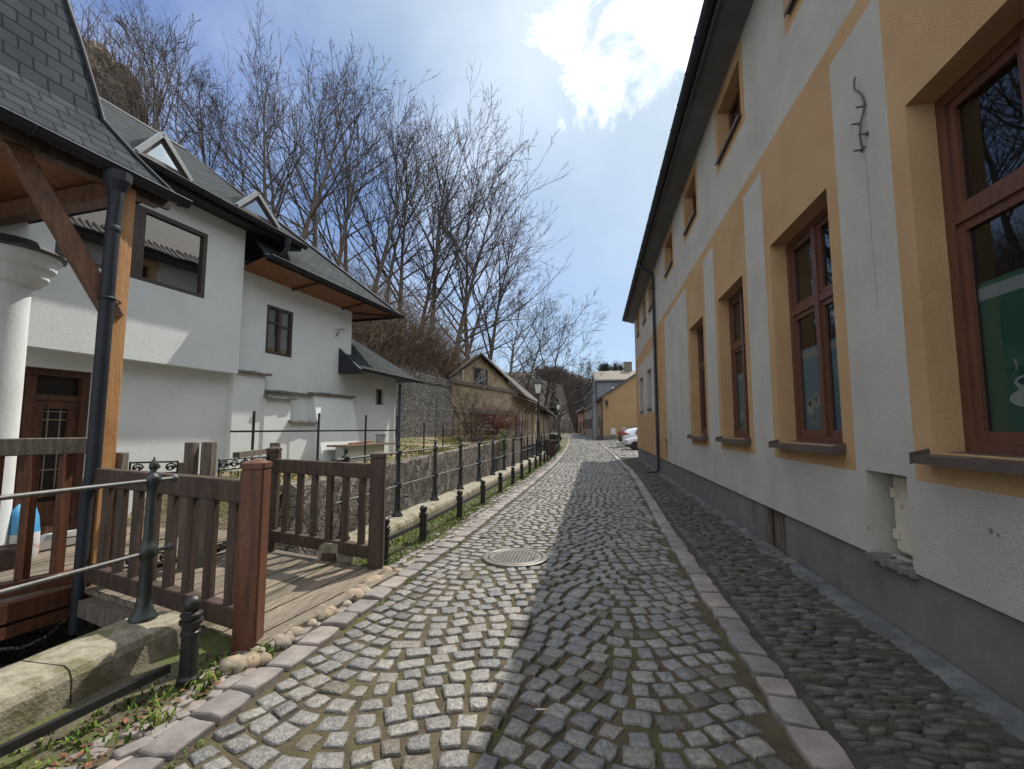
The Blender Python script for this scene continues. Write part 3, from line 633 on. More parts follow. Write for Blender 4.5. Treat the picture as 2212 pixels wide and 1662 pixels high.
    h.build('cellar_hatch', M_oldwood, t)
    md = MB(); md.box(FX + .20, FX + .24, 4.0, 4.5, .57, 1.22); md.box(FX + .17, FX + .2, 4.02, 4.48, .6, 1.19)
    dm = mat('cream_steel_door', [(.5, .46, .37), (.58, .54, .44)], scale=5, rough=.5, fine=.08, stain=((.2, .13, .07), 5, .62, .06, .8))
    mdo = md.build('meter_door', dm, t)
    hg = MB()
    for z in (.72, 1.06):
        hg = MB(); hg.tube([(FX + .165, 4.49, z - .04), (FX + .165, 4.49, z + .04)], .014, 8); hg.box(FX + .155, FX + .172, 4.43, 4.49, z - .035, z + .035); hg.build('hinge', dm, mdo)
    st = MB(); st.box(FX + .166, FX + .169, 4.03, 4.13, .74, .86, 0); st.poly([(FX + .165, 4.125, .88), (FX + .165, 4.035, .88), (FX + .165, 4.08, .96)], 1); st.box(FX + .160, FX + .168, 4.03, 4.06, 1.02, 1.16, 2)
    st.build('warning_sticker', [mat('yellow_sticker', [(.6, .48, .08)], rough=.6), mat('black_print', [(.02, .02, .02)], rough=.7), M_sill], mdo)
    # roof, soffit, gutter, downpipe
    rf = MB(); ov = 1.75; ez = 7.78
    rf.hexa([(ov + .06, Y0 - .3, ez - .02), (6.8, Y0 - .3, 11.6), (6.8, 27.2, 11.6), (ov + .06, 27.2, ez - .02), (ov + .06, Y0 - .3, ez + .06), (6.8, Y0 - .3, 11.7), (6.8, 27.2, 11.7), (ov + .06, 27.2, ez + .06)])
    rf.hexa([(6.8, Y0 - .3, 11.6), (12, Y0 - .3, 7.7), (12, 27.2, 7.7), (6.8, 27.2, 11.6), (6.8, Y0 - .3, 11.7), (12, Y0 - .3, 7.8), (12, 27.2, 7.8), (6.8, 27.2, 11.7)])
    yy = Y0
    while yy < 27.2:
        rf.tube([(ov + .04, yy + .11, ez + .02), (ov + .5, yy + .11, ez + .43)], .055, 8, cap=True); yy += .2
    rf.build('roof', M_tile, t)
    so = MB(); so.hexa([(ov + .1, Y0, ez - .06), (FX + .02, Y0, 7.56), (FX + .02, 27.15, 7.56), (ov + .1, 27.15, ez - .06), (ov + .1, Y0, ez - .03), (FX + .02, Y0, 7.62), (FX + .02, 27.15, 7.62), (ov + .1, 27.15, ez - .03)])
    so.box(ov + .085, ov + .11, Y0, 27.15, ez - .15, ez - .01); so.build('soffit', M_soffit, t)
    gm = MB(); rs = []
    for yy in (Y0, 26.9):
        ring = []
        for k in range(11):
            a = math.pi * (k / 10); ring.append((ov + .01 + .085 * math.cos(a), yy, ez - .02 - .085 * math.sin(a)))
        for k in range(10, -1, -1):
            a = math.pi * (k / 10); ring.append((ov + .01 + .078 * math.cos(a), yy, ez - .018 - .078 * math.sin(a)))
        rs.append(ring)
    gm.rings(rs, True, True, 0, False)
    gm.tube([(ov - .078, Y0, ez - .012), (ov - .078, 26.9, ez - .012)], .011, 6)
    yy = Y0 + .4
    while yy < 26.9:
        gm.box(ov - .09, ov + .1, yy, yy + .03, ez - .112, ez - .104); gm.box(ov - .095, ov - .085, yy, yy + .03, ez - .11, ez); yy += .78
    gm.build('gutter', M_gutter, t)
    dp = MB(); yp = 17.4
    dp.tube([(ov + .02, yp, ez - .08), (ov + .02, yp, ez - .2), (FX - .1, yp, 7.25), (FX - .085, yp, 7.1), (FX - .085, yp, .12), (FX - .16, yp - .02, .06)], .055, 12)
    for z in (1.0, 2.9, 4.8, 6.7): dp.lathe((FX - .085, yp, z), [(.057, 0), (.064, .0), (.064, .03), (.057, .03)], 12); dp.box(FX - .05, FX + .01, yp - .01, yp + .01, z, z + .025)
    dp.box(FX - .5, FX - .12, yp - .06, yp + .0, .01, .05)
    dp.build('downpipe', M_gutter, t)
    # windows
    def ground_window(a, b, film=None):
        xo = FX + .19; f = MB()
        ring_frame(f, a, b, SILL, HEAD, .085, xo, xo + .09)
        mid = (a + b) / 2; f.box(xo - .012, xo + .085, mid - .045, mid + .045, SILL + .085, HEAD - .085)
        f.box(xo - .004, xo + .08, a + .085, mid - .045, 3.0, 3.075); f.box(xo - .004, xo + .08, mid + .045, b - .085, 3.0, 3.075)
        for y0, y1 in ((a + .085, mid - .045), (mid + .045, b - .085)):
            for z0, z1 in ((SILL + .085, 3.0), (3.075, HEAD - .085)): ring_frame(f, y0, y1, z0, z1, .062, xo + .018, xo + .07)
        f.box(xo - .02, xo, a + .08, b - .08, SILL + .0, SILL + .06)
        fo = f.build('window', M_mahog, t)
        g = MB()
        for y0, y1 in ((a + .147, mid - .107), (mid + .107, b - .147)):
            for z0, z1 in ((SILL + .147, 2.938), (3.137, HEAD - .147)): g.quad((xo + .045, y1, z0), (xo + .045, y0, z0), (xo + .045, y0, z1), (xo + .045, y1, z1))
        g.build('pane', M_glass, fo)
        s = MB(); sx = FX - .11
        s.hexa([(sx, a - .04, SILL - .03), (FX + .2, a - .04, SILL - .005), (FX + .2, b + .04, SILL - .005), (sx, b + .04, SILL - .03), (sx, a - .04, SILL - .02), (FX + .2, a - .04, SILL + .012), (FX + .2, b + .04, SILL + .012), (sx, b + .04, SILL - .02)])
        s.box(sx - .006, sx + .004, a - .04, b + .04, SILL - .075, SILL - .016)
        for q in (a - .052, b + .04): s.hexa([(sx - .012, q, SILL - .08), (FX + .01, q, SILL - .05), (FX + .01, q + .012, SILL - .05), (sx - .012, q + .012, SILL - .08), (sx - .012, q, SILL - .002), (FX + .01, q, SILL + .03), (FX + .01, q + .012, SILL + .03), (sx - .012, q + .012, SILL - .002)])
        s.build('sill', M_sill, fo)
        # room behind the glass: dark box with pale curtain edges
        rm = MB(); x1, x2 = xo + .1, xo + 1.6
        rm.quad((x2, a - .3, 1), (x2, a - .3, 4.3), (x2, b + .3, 4.3), (x2, b + .3, 1)); rm.quad((x1, a - .3, 1), (x1, a - .3, 4.3), (x2, a - .3, 4.3), (x2, a - .3, 1)); rm.quad((x1, b + .3, 1), (x2, b + .3, 1), (x2, b + .3, 4.3), (x1, b + .3, 4.3))
        rm.quad((x1, a - .3, 4.3), (x1, b + .3, 4.3), (x2, b + .3, 4.3), (x2, a - .3, 4.3)); rm.quad((x1, a - .3, 1), (x2, a - .3, 1), (x2, b + .3, 1), (x1, b + .3, 1))
        rm.build('interior', mat('brown_room', [(.10, .085, .075), (.14, .12, .105)], scale=1, rough=.9), fo)
        if film:
            fm = MB(); q = xo + .06
            for y0, y1 in ((a + .147, mid - .107), (mid + .107, b - .147)):
                fm.quad((q, y1, 1.577), (q, y0, 1.577), (q, y0, 2.56), (q, y1, 2.56), 0)
                fm.quad((q - .002, y1, 2.44), (q - .002, y0, 2.44), (q - .002, y0, 2.525), (q - .002, y1, 2.525), 1)
            cols = {'blue': [(.17, .40, .58), (.26, .52, .70)], 'green': [(.035, .18, .135), (.055, .24, .175)]}[film]
            ff = fm.build('film', [mat(film + '_window_film', cols, scale=.7, rough=.35), mat('pale_film_band', [(.55, .62, .68)], rough=.4)], fo)
            M_cup = mat('white_print', [(.7, .76, .78), (.78, .84, .86)], scale=12, rough=.5)
            e = MB(); q = xo + .056; yc = b - .147 - .21
            def disc(y, z, ry, rz, mi, dx=0, n=28): e.poly([(q - dx, y - ry * math.cos(2 * math.pi * k / n), z + rz * math.sin(2 * math.pi * k / n)) for k in range(n)], mi)
            if film == 'blue':
                yc = b - .147 - .22
                disc(yc + .07, 1.825, .085, .075, 0); disc(yc + .072, 1.885, .062, .062, 0, .001); disc(yc + .072, 1.89, .046, .04, 1, .002)
                disc(yc - .09, 1.925, .09, .082, 0, .0)
                for k, zz in ((0, 1.955), (1, 1.915)):   # leaf chevrons in the milk foam
                    e.poly([(q - .002, yc - .09 + .055, zz + .03), (q - .002, yc - .09, zz - .04), (q - .002, yc - .09 - .055, zz + .03), (q - .002, yc - .09 - .05, zz + .045), (q - .002, yc - .09, zz - .015), (q - .002, yc - .09 + .05, zz + .045)], 1)
                e.tube([(q - .001, yc - .03, 1.72), (q - .001, yc - .035, 1.755), (q - .001, yc - .06, 1.77)], .007, 6, 2)
            else:
                yc = b - .147 - .33
                disc(yc, 1.78, .17, .06, 0); disc(yc, 1.88, .125, .045, 0, .001); e.poly([(q - .002, yc + .125, 1.88), (q - .002, yc + .07, 1.79), (q - .002, yc - .07, 1.79), (q - .002, yc - .125, 1.88)], 0); disc(yc, 1.882, .10, .028, 1, .003)
                e.tube([(q - .001, yc + .1, 1.95), (q - .001, yc + .09, 1.98), (q - .001, yc + .105, 2.02)], .006, 6, 0)
            e.build('cup_print', [M_cup, mat('coffee_print', [(.09, .10, .11)], rough=.6), mat('gold_print', [(.62, .58, .46)], rough=.5)], ff)
            if film == 'blue':
                text_mesh('Tchibo', .075, Matrix(((0, 0, -1, xo + .055), (-1, 0, 0, yc), (0, 1, 0, 1.635), (0, 0, 0, 1))), 'lettering', mat('gold_print', [(.62, .58, .46)], rough=.5), ff, .0008, True)
    for i, (a, b) in enumerate(GW): ground_window(a, b, {1: 'green', 2: 'blue', 3: 'blue', 4: None}.get(i))
    def small_window(a, b, z0, z1, bar=True):
        xo = FX + .2; f = MB(); ring_frame(f, a, b, z0, z1, .07, xo, xo + .07)
        mid = (a + b) / 2; f.box(xo - .01, xo + .065, mid - .04, mid + .04, z0 + .07, z1 - .07)
        fo = f.build('window', M_mahog, t); g = MB(); g.quad((xo + .04, b - .07, z0 + .07), (xo + .04, a + .07, z0 + .07), (xo + .04, a + .07, z1 - .07), (xo + .04, b - .07, z1 - .07)); g.build('pane', M_glass, fo)
        d = MB(); d.quad((xo + .3, b, z0), (xo + .3, a, z0), (xo + .3, a, z1), (xo + .3, b, z1)); d.build('interior', M_dark, fo)
        s = MB(); s.box(FX - .05, FX + .2, a - .03, b + .03, z0 - .018, z0 + .008); s.box(FX - .06, FX - .045, a - .03, b + .03, z0 - .05, z0 + .006); s.build('sill', M_sill, fo)
    for a, b in UW + UW2: small_window(a, b, USILL, UHEAD)
    for a, b in FW2: small_window(a, b, 2.4, 4.05)
    # chipped plaster spots and the crack under the cable
    ch = MB(); r = random.Random(5)
    for y, z, s in ((3.27, .99, .018), (3.22, .98, .013), (4.55, .75, .016), (14.2, 1.0, .02)):
        ch.poly([(FX - .0015, y - s * math.cos(k * 1.05) * r.uniform(.6, 1.1), z + s * 1.2 * math.sin(k * 1.05) * r.uniform(.6, 1.1)) for k in range(6)])
    pts = [(4.21, 4.0)]
    while pts[-1][1] > 2.6: pts.append((pts[-1][0] + r.uniform(-.006, .006), pts[-1][1] - .06))
    for (a, b), (c, d) in zip(pts, pts[1:]): ch.quad((FX - .0015, a + .002, b), (FX - .0015, c + .002, d), (FX - .0015, c - .002, d), (FX - .0015, a - .002, b))
    ch.build('plaster_damage', mat('damaged_plaster', [(.16, .15, .13)], rough=.9), t)
    # cut cable with steel wall pins
    c = MB(); P = [(4.22, 4.62), (4.22, 4.52), (4.17, 4.45), (4.14, 4.37), (4.15, 4.28), (4.18, 4.19), (4.185, 4.08), (4.19, 4.02), (4.2, 3.97), (4.18, 3.965)]
    def sm(P, n=5):
        o = []
        for i in range(len(P) - 1):
            p0, p1, p2, p3 = P[max(i - 1, 0)], P[i], P[i + 1], P[min(i + 2, len(P) - 1)]
            for k in range(n):
                u = k / n; o.append(tuple(.5 * (2 * p1[j] + (p2[j] - p0[j]) * u + (2 * p0[j] - 5 * p1[j] + 4 * p2[j] - p3[j]) * u * u + (3 * p1[j] - p0[j] - 3 * p2[j] + p3[j]) * u ** 3) for j in range(2)))
        return o + [P[-1]]
    Q = sm(P); c.tube([(FX - .03 - .012 * math.sin(i * .25), a, b) for i, (a, b) in enumerate(Q)], .009, 7)
    for y, z in ((4.16, 4.31), (4.24, 4.21), (4.15, 4.06), (4.24, 3.97)):
        c.tube([(FX + .005, y, z), (FX - .07, y + .004, z)], .008, 6, 1); c.lathe((FX - .008, y, z), [(.02, 0), (.02, .006)], 6, 1, axis=(-1, 0, 0))
    co = c.build('cable_stub', [mat('grey_cable', [(.07, .065, .06), (.1, .09, .08)], scale=20, rough=.6), mat('rusty_pin', [(.09, .06, .04), (.14, .12, .1)], scale=30, rough=.7)], t)
build_ochre()
# ------------------------------------------------------------------ white house on the left (t along the wall, d out from it)
TH = R(6.4); TV = Vector((math.sin(TH), math.cos(TH))); NV = Vector((TV.y, -TV.x)); HB = Vector((-7.61, 5.34))
def W(t, d, z): q = HB + TV * t + NV * d; return Vector((q.x, q.y, z))
def wbox(mb, t0, t1, d0, d1, z0, z1, mi=0):
    mb.hexa([W(t0, d1, z0), W(t0, d0, z0), W(t1, d0, z0), W(t1, d1, z0), W(t0, d1, z1), W(t0, d0, z1), W(t1, d0, z1), W(t1, d1, z1)], mi)
def wring(mb, t0, t1, z0, z1, w, d0, d1, mi=0):
    wbox(mb, t0, t0 + w, d0, d1, z0, z1, mi); wbox(mb, t1 - w, t1, d0, d1, z0, z1, mi); wbox(mb, t0 + w, t1 - w, d0, d1, z0, z0 + w, mi); wbox(mb, t0 + w, t1 - w, d0, d1, z1 - w, z1, mi)
def wquad(mb, t0, t1, d, z0, z1, mi=0): mb.quad(W(t0, d, z0), W(t1, d, z0), W(t1, d, z1), W(t0, d, z1), mi)
def wall_holes(mb, t0, t1, d, z0, z1, holes, depth=.16, mi=0):
    bt = sorted(set([t0, t1] + [v for h in holes for v in h[:2]])); bz = sorted(set([z0, z1] + [v for h in holes for v in h[2:]]))
    for a, b in zip(bt, bt[1:]):
        for c, e in zip(bz, bz[1:]):
            if any(h[0] < (a + b) / 2 < h[1] and h[2] < (c + e) / 2 < h[3] for h in holes): continue
            wquad(mb, a, b, d, c, e, mi)
    for a, b, c, e in holes:
        i = d - depth
        mb.quad(W(a, i, c), W(a, d, c), W(a, d, e), W(a, i, e), mi); mb.quad(W(b, d, c), W(b, i, c), W(b, i, e), W(b, d, e), mi)
        mb.quad(W(a, i, e), W(a, d, e), W(b, d, e), W(b, i, e), mi); mb.quad(W(a, d, c), W(a, i, c), W(b, i, c), W(b, d, c), mi)
def uv_roof(o, quads):
    """quads: list of (origin, u axis, v axis) per face"""
    me = o.data; uv = me.uv_layers.new(name='UVMap')
    for p, (og, u, v) in zip(me.polygons, quads):
        for li in p.loop_indices:
            q = me.vertices[me.loops[li].vertex_index].co - og; uv.data[li].uv = (q.dot(u), q.dot(v))
def roof_part(name, m, parent, faces, thick=0):
    """faces: point lists; courses follow each face's horizontal direction"""
    b = MB(); axes = []; org = parent_origin(parent)
    for f in faces:
        f = [Vector(p) for p in f]; b.poly(f)
        nrm = Vector((0, 0, 0))
        for i in range(len(f)): nrm += f[i].cross(f[(i + 1) % len(f)])
        nrm.normalize(); u = Vector((0, 0, 1)).cross(nrm)
        u = u.normalized() if u.length > 1e-3 else Vector((1, 0, 0)); v = nrm.cross(u).normalized()
        if v.z < 0: v = -v
        axes.append((f[0] - org, u, v))
    o = b.build(name, m, parent); uv_roof(o, axes); return o
def gutter_mb(a, b, r=.075, out=None, n=10):
    """half-round gutter from a to b with stiff front bead"""
    a, b = Vector(a), Vector(b); d = (b - a).normalized(); sx = d.cross(Vector((0, 0, 1))).normalized(); mb = MB(); rs = []
    for p in (a, b):
        ring = [p + sx * (r * math.cos(math.pi * k / n)) - Vector((0, 0, 1)) * (r * math.sin(math.pi * k / n)) for k in range(n + 1)]
        ring += [p + sx * ((r - .007) * math.cos(math.pi * k / n)) - Vector((0, 0, 1)) * ((r - .007) * math.sin(math.pi * k / n) - .002) for k in range(n, -1, -1)]
        rs.append(ring)
    mb.rings(rs, True, True)
    for s in (1, -1): mb.tube([a + sx * r * s, b + sx * r * s], .011, 6)
    for p in (a, b): mb.poly([p + sx * (r * math.cos(math.pi * k / n)) - Vector((0, 0, 1)) * (r * math.sin(math.pi * k / n)) for k in range(n + 1)])
    L = (b - a).length; k = .3
    while k < L:
        q = a + d * k; rr = r + .008
        mb.tube([q + sx * (rr * math.cos(math.pi * j / 6)) - Vector((0, 0, 1)) * (rr * math.sin(math.pi * j / 6)) for j in range(7)], .008, 4); k += .7
    return mb
def build_white_house():
    t = thing('white_house', W(3, 0, .7), 'white plastered house with slate roof, triangular dormers and a timber porch', 'house')
    w = MB()
    door = (-.95, .56, .1, 2.45); win3 = (3.81, 4.6, 3.27, 4.37); sw = (8.22, 8.71, 2.33, 2.83)
    wall_holes(w, -4.5, 2.92, 0, -1.4, 2.9, [door], .22)
    winA = (-.22, 2.07, 4.0, 5.24)
    d = .25
    wall_holes(w, -4.5, 2.9, d, 2.69, 5.95, [winA], .1)
    w.quad(W(-4.5, d, 2.69), W(-4.5, -.05, 2.69), W(2.9, -.05, 2.69), W(2.9, d, 2.69)); w.quad(W(2.9, d, 2.69), W(2.9, -.3, 2.69), W(2.9, -.3, 5.95), W(2.9, d, 5.95))
    wall_holes(w, 2.85, 6.9, -.001, .3, 5.15, [win3], .1)
    w.quad(W(6.9, 0, 3.2), W(6.9, -5, 3.2), W(6.9, -5, 5.15), W(6.9, 0, 5.15))
    wall_holes(w, 6.9, 9.42, -.001, .3, 3.34, [sw], .2)
    w.quad(W(9.42, 0, .3), W(9.42, -3.2, .3), W(9.42, -3.2, 3.4), W(9.42, 0, 3.34))
    # far and back walls
    w.quad(W(-4.5, -6, -1), W(-4.5, .1, -1), W(-4.5, .1, 6), W(-4.5, -6, 6)); w.quad(W(9.4, -6, 0), W(-4.5, -6, 0), W(-4.5, -6, 5.9), W(9.4, -6, 3.3))
    w.build('wall', M_white, t)
    # stepped buttresses
    r = random.Random(4)
    def buttress(t0, t1, z1, dd, z0=.3):
        b = MB(); b.hexa([W(t0, dd, z0), W(t0, .001, z0), W(t1, .001, z0), W(t1, dd, z0), W(t0, dd, z1), W(t0, .001, z1), W(t1, .001, z1), W(t1, dd, z1)]); b.build('buttress', M_white, t)
    buttress(2.93, 3.72, 2.74, .12); buttress(3.72, 4.48, 2.26, .15); buttress(4.48, 5.3, 1.72, .17)
    b = MB(); b.hexa([W(5.3, .55, .3), W(5.3, .0, .3), W(7.0, .0, .3), W(6.95, .55, .3), W(5.3, .1, 2.44), W(5.3, .0, 2.44), W(6.93, .0, 2.44), W(6.9, .1, 2.44)]); b.build('buttress', M_white, t)
    def ledge(t0, t1, z, dd, m):
        b = MB(); n = 9; rs = []
        for i in range(n):
            q = t0 + (t1 - t0) * i / (n - 1); e = r.uniform(-.012, .012); f = r.uniform(-.012, .012)
            rs.append([W(q, -.01, z), W(q, dd + f, z + e * .4), W(q, dd + f * 1.2, z + .045 + e), W(q, -.01, z + .06 + e)])
        b.rings(rs, True, True); b.build('stone_ledge', m, t)
    M_flag = mat('grey_flagstone', [(.12, .11, .095), (.22, .205, .18)], scale=8, rough=.85, bump=.6, bscale=20, fine=.25)
    ledge(2.98, 3.83, 2.74, .2, M_flag); ledge(3.72, 5.42, 2.40, .09, M_flag); ledge(3.7, 4.62, 2.255, .24, M_flag); ledge(4.42, 5.36, 1.72, .26, M_flag); ledge(5.22, 6.98, 2.45, .17, M_flag)
    b = MB(); wbox(b, 5.7, 7.4, .5, .85, .3, 1.12); b.build('masonry_shelf', M_white, t)
    M_plank = mat('rusty_shelf_board', [(.15, .10, .07), (.22, .15, .10)], scale=4, stretch=(1, 6, 6), rough=.8, fine=.2)
    b = MB(); wbox(b, 5.45, 8.0, .42, 1.0, 1.13, 1.175); b.build('shelf_board', M_plank, t)
    # main roof over the set back part, hipped at the far end
    rid = [(-3.0, 8.62)]; ez, er = 5.15, .66
    E0, E1 = W(-4.5, er, ez), W(8.42, er, ez); A1 = W(3.9, -3.0, 8.6); A0 = W(-4.5, -3.0, 8.6)
    E2 = W(8.42, -7.0, ez)
    roof_part('roof', M_slate, t, [[W(3.04, er, ez), E1, A1, A0, W(-4.5, .1, 5.81), W(3.04, .1, 5.81)], [E1, E2, A1], [E2, W(-4.5, -7, ez), A0, A1]])
    # upper jetty roof
    ja, jb = W(-1.6, .62, 5.80), W(4.08, .62, 5.80)
    roof_part('jetty_roof', M_slate, t, [[ja, jb, W(4.08, -2.9, 8.57), W(-1.6, -2.95, 8.66)]])
    b = MB(); b.poly([jb, W(4.08, -2.9, 8.57), W(4.08, -2.9, 8.4), W(4.08, .62, 5.62)]); b.poly([ja, jb, W(4.08, .62, 5.62), W(-1.6, .62, 5.62)]); b.poly([W(-1.6, .62, 5.62), W(4.08, .62, 5.62), W(4.08, -.2, 5.72), W(-1.6, -.2, 5.72)])
    b.build('verge_board', M_gutter, t)
    gutter_mb(W(-1.6, .70, 5.80), W(4.12, .70, 5.74)).build('gutter', M_gutter, t)
    b = MB(); b.beam(W(-1.6, .60, 5.815), W(4.1, .60, 5.815), .09, .012); b.build('drip_edge', M_zinc, t)
    # bent outlet pipe of the upper gutter
    b = MB(); b.tube([W(3.55, .70, 5.68), W(3.55, .70, 5.5), W(3.53, .66, 5.38), W(3.48, .54, 5.28), W(3.2, -.02, 5.08)], .055, 12); b.lathe(W(3.55, .70, 5.5), [(.056, 0), (.066, .01), (.066, .1), (.09, .2)], 12); b.build('downpipe', M_gutter, t)
    # lower eave: boarded soffit, bracing battens, gutter
    b = MB(); b.poly([W(3.04, er, ez - .02), W(3.04, -.02, 4.93), W(6.92, -.02, 4.93), W(8.42, er, ez - .02)]); b.poly([W(8.42, er, ez - .02), W(6.92, -.02, 4.93), W(6.92, -7, 4.93), W(8.42, -7, ez - .02)])
    b.build('soffit', M_board, t)
    for q in (4.55, 6.45): b = MB(); b.beam(W(q - .02, -.02, 4.90), W(q + .2, er - .02, 5.09), .05, .035); b.build('soffit_batten', M_dkwood, t)
    b = MB(); b.beam(W(6.9, -.02, 4.90), W(8.38, er - .02, 5.09), .05, .04)
    b.build('soffit_batten', M_dkwood, t)
    b = MB(); b.poly([W(3.04, er, ez), W(8.42, er, ez), W(8.42, er, ez - .1), W(3.04, er, ez - .1)]); b.poly([W(8.421, er, ez), W(8.421, -6.8, ez), W(8.421, -6.8, ez - .1), W(8.421, er, ez - .1)]); b.build('fascia', M_dkwood, t)
    gutter_mb(W(3.04, er + .085, ez + .0), W(8.48, er + .085, ez - .03)).build('gutter', M_gutter, t)
    b = MB(); b.beam(W(3.04, er - .02, ez + .03), W(8.44, er - .02, ez + .03), .1, .012); b.build('drip_edge', M_zinc, t)
    # hip ridge capping
    b = MB(); b.tube([E1 + Vector((0, 0, .02)), A1 + Vector((0, 0, .03))], .05, 6); b.tube([A1 + Vector((0, 0, .03)), A0 + Vector((0, 0, .03))], .06, 6); b.build('ridge_cap', M_gutter, t)
    # annex lean-to roof
    az = 3.2; a0, a1 = W(6.42, .62, az), W(9.92, .62, az)
    roof_part('annex_roof', M_slate, t, [[a0, a1, W(8.3, -1.1, 4.55), W(6.42, -1.1, 4.55)], [a1, W(9.92, -3, az), W(8.3, -1.1, 4.55)]])
    gutter_mb(W(6.42, .70, az + .01), W(9.96, .70, az - .02), .07).build('gutter', M_gutter, t)
    b = MB(); b.beam(W(6.42, .6, az + .02), W(9.95, .6, az + .02), .1, .012); b.build('drip_edge', M_zinc, t)
    b = MB(); b.poly([W(6.42, .66, az - .03), W(6.42, 0, az + .08), W(9.42, 0, az + .08), W(9.92, .66, az - .03)]); b.poly([W(9.92, .62, az - .03), W(9.42, 0, az + .08), W(9.42, -3, az + .08), W(9.92, -3, az - .03)])
    b.hexa([W(6.36, .8, az - .1), W(6.36, 0, az - .1), W(6.6, 0, az - .1), W(6.6, .74, az - .12), W(6.36, .66, az + .02), W(6.36, 0, az + .6), W(6.42, 0, az + .6), W(6.42, .66, az + .02)])
    b.build('annex_soffit', M_gutter, t)
    # triangular dormers
    for t0, tm, t1, zt in ((.55, .92, 1.46, 6.46), (2.42, 2.88, 3.5, 6.42)):
        zb = 5.93; df = .5; b = MB()
        L0, T0, R0 = W(t0, df, zb), W(tm, df, zt), W(t1, df, zb)
        bk_ = -1.0 + .55
        back = W(tm, -.28, zt + .02)
        roof_part('dormer_roof', M_slate, t, [[L0, T0, back, W(t0 + .05, .35, 6.0)], [T0, R0, W(t1 - .05, .35, 6.0), back]])
        for a, c in ((L0, T0), (T0, R0)): b.beam(a + Vector((0, 0, .01)), c + Vector((0, 0, .01)), .09, .075)
        dz = b.build('dormer_trim', M_zinc, t)
        b = MB(); k = .16; cx = W((t0 + t1) / 2 * .5 + tm * .5, df - .02, zb + (zt - zb) * .36)
        def inn(p, s): return cx + (p - cx) * s
        for a, c in ((L0, T0), (T0, R0), (R0, L0)): b.quad(inn(a, .95), inn(c, .95), inn(c, .6), inn(a, .6))
        fo = b.build('dormer_window', M_dkframe, t)
        b = MB(); b.poly([inn(L0, .62) - NV.to_3d() * .01, inn(R0, .62) - NV.to_3d() * .01, inn(T0, .62) - NV.to_3d() * .01]); b.build('pane', M_mirror, fo)
    # windows
    def win(t0, t1, z0, z1, d, bars, fw=.06, wd=.0):
        f = MB(); wring(f, t0, t1, z0, z1, fw, d - .08, d - .0 + wd)
        fo_panes = []
        for kind, a, b_, c in bars:
            if kind == 'v': wbox(f, a - c, a + c, d - .075, d - .004, z0 + fw, z1 - fw)
            else: wbox(f, bars_t0(bars, b_, t0, t1, fw)[0], bars_t0(bars, b_, t0, t1, fw)[1], d - .07, d - .01, a - c, a + c)
        fo = f.build('window', M_dkframe, t); g = MB(); wquad(g, t0 + fw, t1 - fw, d - .05, z0 + fw, z1 - fw); g.build('pane', M_mirror, fo)
        k = MB(); wquad(k, t0, t1, d - .3, z0, z1); k.build('interior', M_dark, fo)
        return fo
    def bars_t0(bars, side, t0, t1, fw):
        mid = (t0 + t1) / 2
        return {'l': (t0 + fw, mid - .03), 'r': (mid + .03, t1 - fw), 'f': (t0 + fw, t1 - fw)}[side]
    win(3.81, 4.6, 3.27, 4.37, .005, [('v', 4.205, None, .034), ('h', 3.99, 'l', .022), ('h', 3.95, 'r', .022)], .06)
    win(-.22, 2.07, 4.0, 5.24, d - .01, [('v', .82, None, .14)], .07)
    win(8.22, 8.71, 2.33, 2.83, -.1, [], .05)
    # recessed panelled door with leaded lights
    dd = MB(); wring(dd, -.95, .56, .1, 2.45, .1, -.22, -.1)
    wbox(dd, -.2, -.08, -.22, -.12, .1, 2.35); wbox(dd, -.85, .46, -.22, -.13, 2.0, 2.08)
    for a, b_ in ((-.85, -.2), (-.08, .46)):
        wring(dd, a, b_, .12, 2.0, .12, -.22, -.15); wbox(dd, a + .12, b_ - .12, -.22, -.16, .2, .55); wbox(dd, a + .12, b_ - .12, -.22, -.15, .62, .72)
    M_door = mat('dark_red_door', [(.045, .018, .011), (.085, .034, .019), (.12, .05, .028)], scale=3, stretch=(5, 5, 1), rough=.55, fine=.25)
    do = dd.build('door', M_door, t)
    k = MB(); wquad(k, -.85, .46, -.2, .12, 2.4); k.build('door_glass', mat('dark_door_glass', [(.02, .018, .016)], rough=.25), do)
    k = MB()
    for a, b_ in ((-.73, -.32), (.04, .34)):
        for q in (a + (b_ - a) * .25, a + (b_ - a) * .75): wbox(k, q - .008, q + .008, -.2, -.185, .72, 2.0)
        for z in (1.0, 1.4, 1.72, 1.84): wbox(k, a, b_, -.2, -.186, z - .008, z + .008)
    k.build('door_lead', mat('pale_lead', [(.24, .2, .15)], rough=.5), do)
    # wall hook
    k = MB(); k.tube([W(6.2, .0, 4.08), W(6.23, .07, 4.2), W(6.24, .08, 4.28), W(6.33, .12, 4.33), W(6.4, .12, 4.27)], .011, 6); k.tube([W(6.24, .08, 4.28), W(6.1, .05, 4.27)], .008, 5); k.build('wall_hook', M_black, t)
    k = MB(); k.tube([W(9.5, .1, .2), W(9.5, .1, 3.1)], .05, 10)
    k.build('downpipe', mat('blue_fringe_tube', [(.035, .055, .095), (.045, .07, .12)], scale=5, rough=.35), t)  # added tube for the blue colour fringe along the corner, post at its foot
    # ---- timber porch with a steep bell-cast slate roof
    pd, pt, pz = 2.85, -.52, 4.32
    def hp(k, z): return W(pt - k, pd - k, z)
    prof = [(0, pz), (.28, 4.69), (.51, 5.04), (.565, 5.32), (.69, 5.9), (.81, 6.4), (1.1, 7.7)]
    fl = []
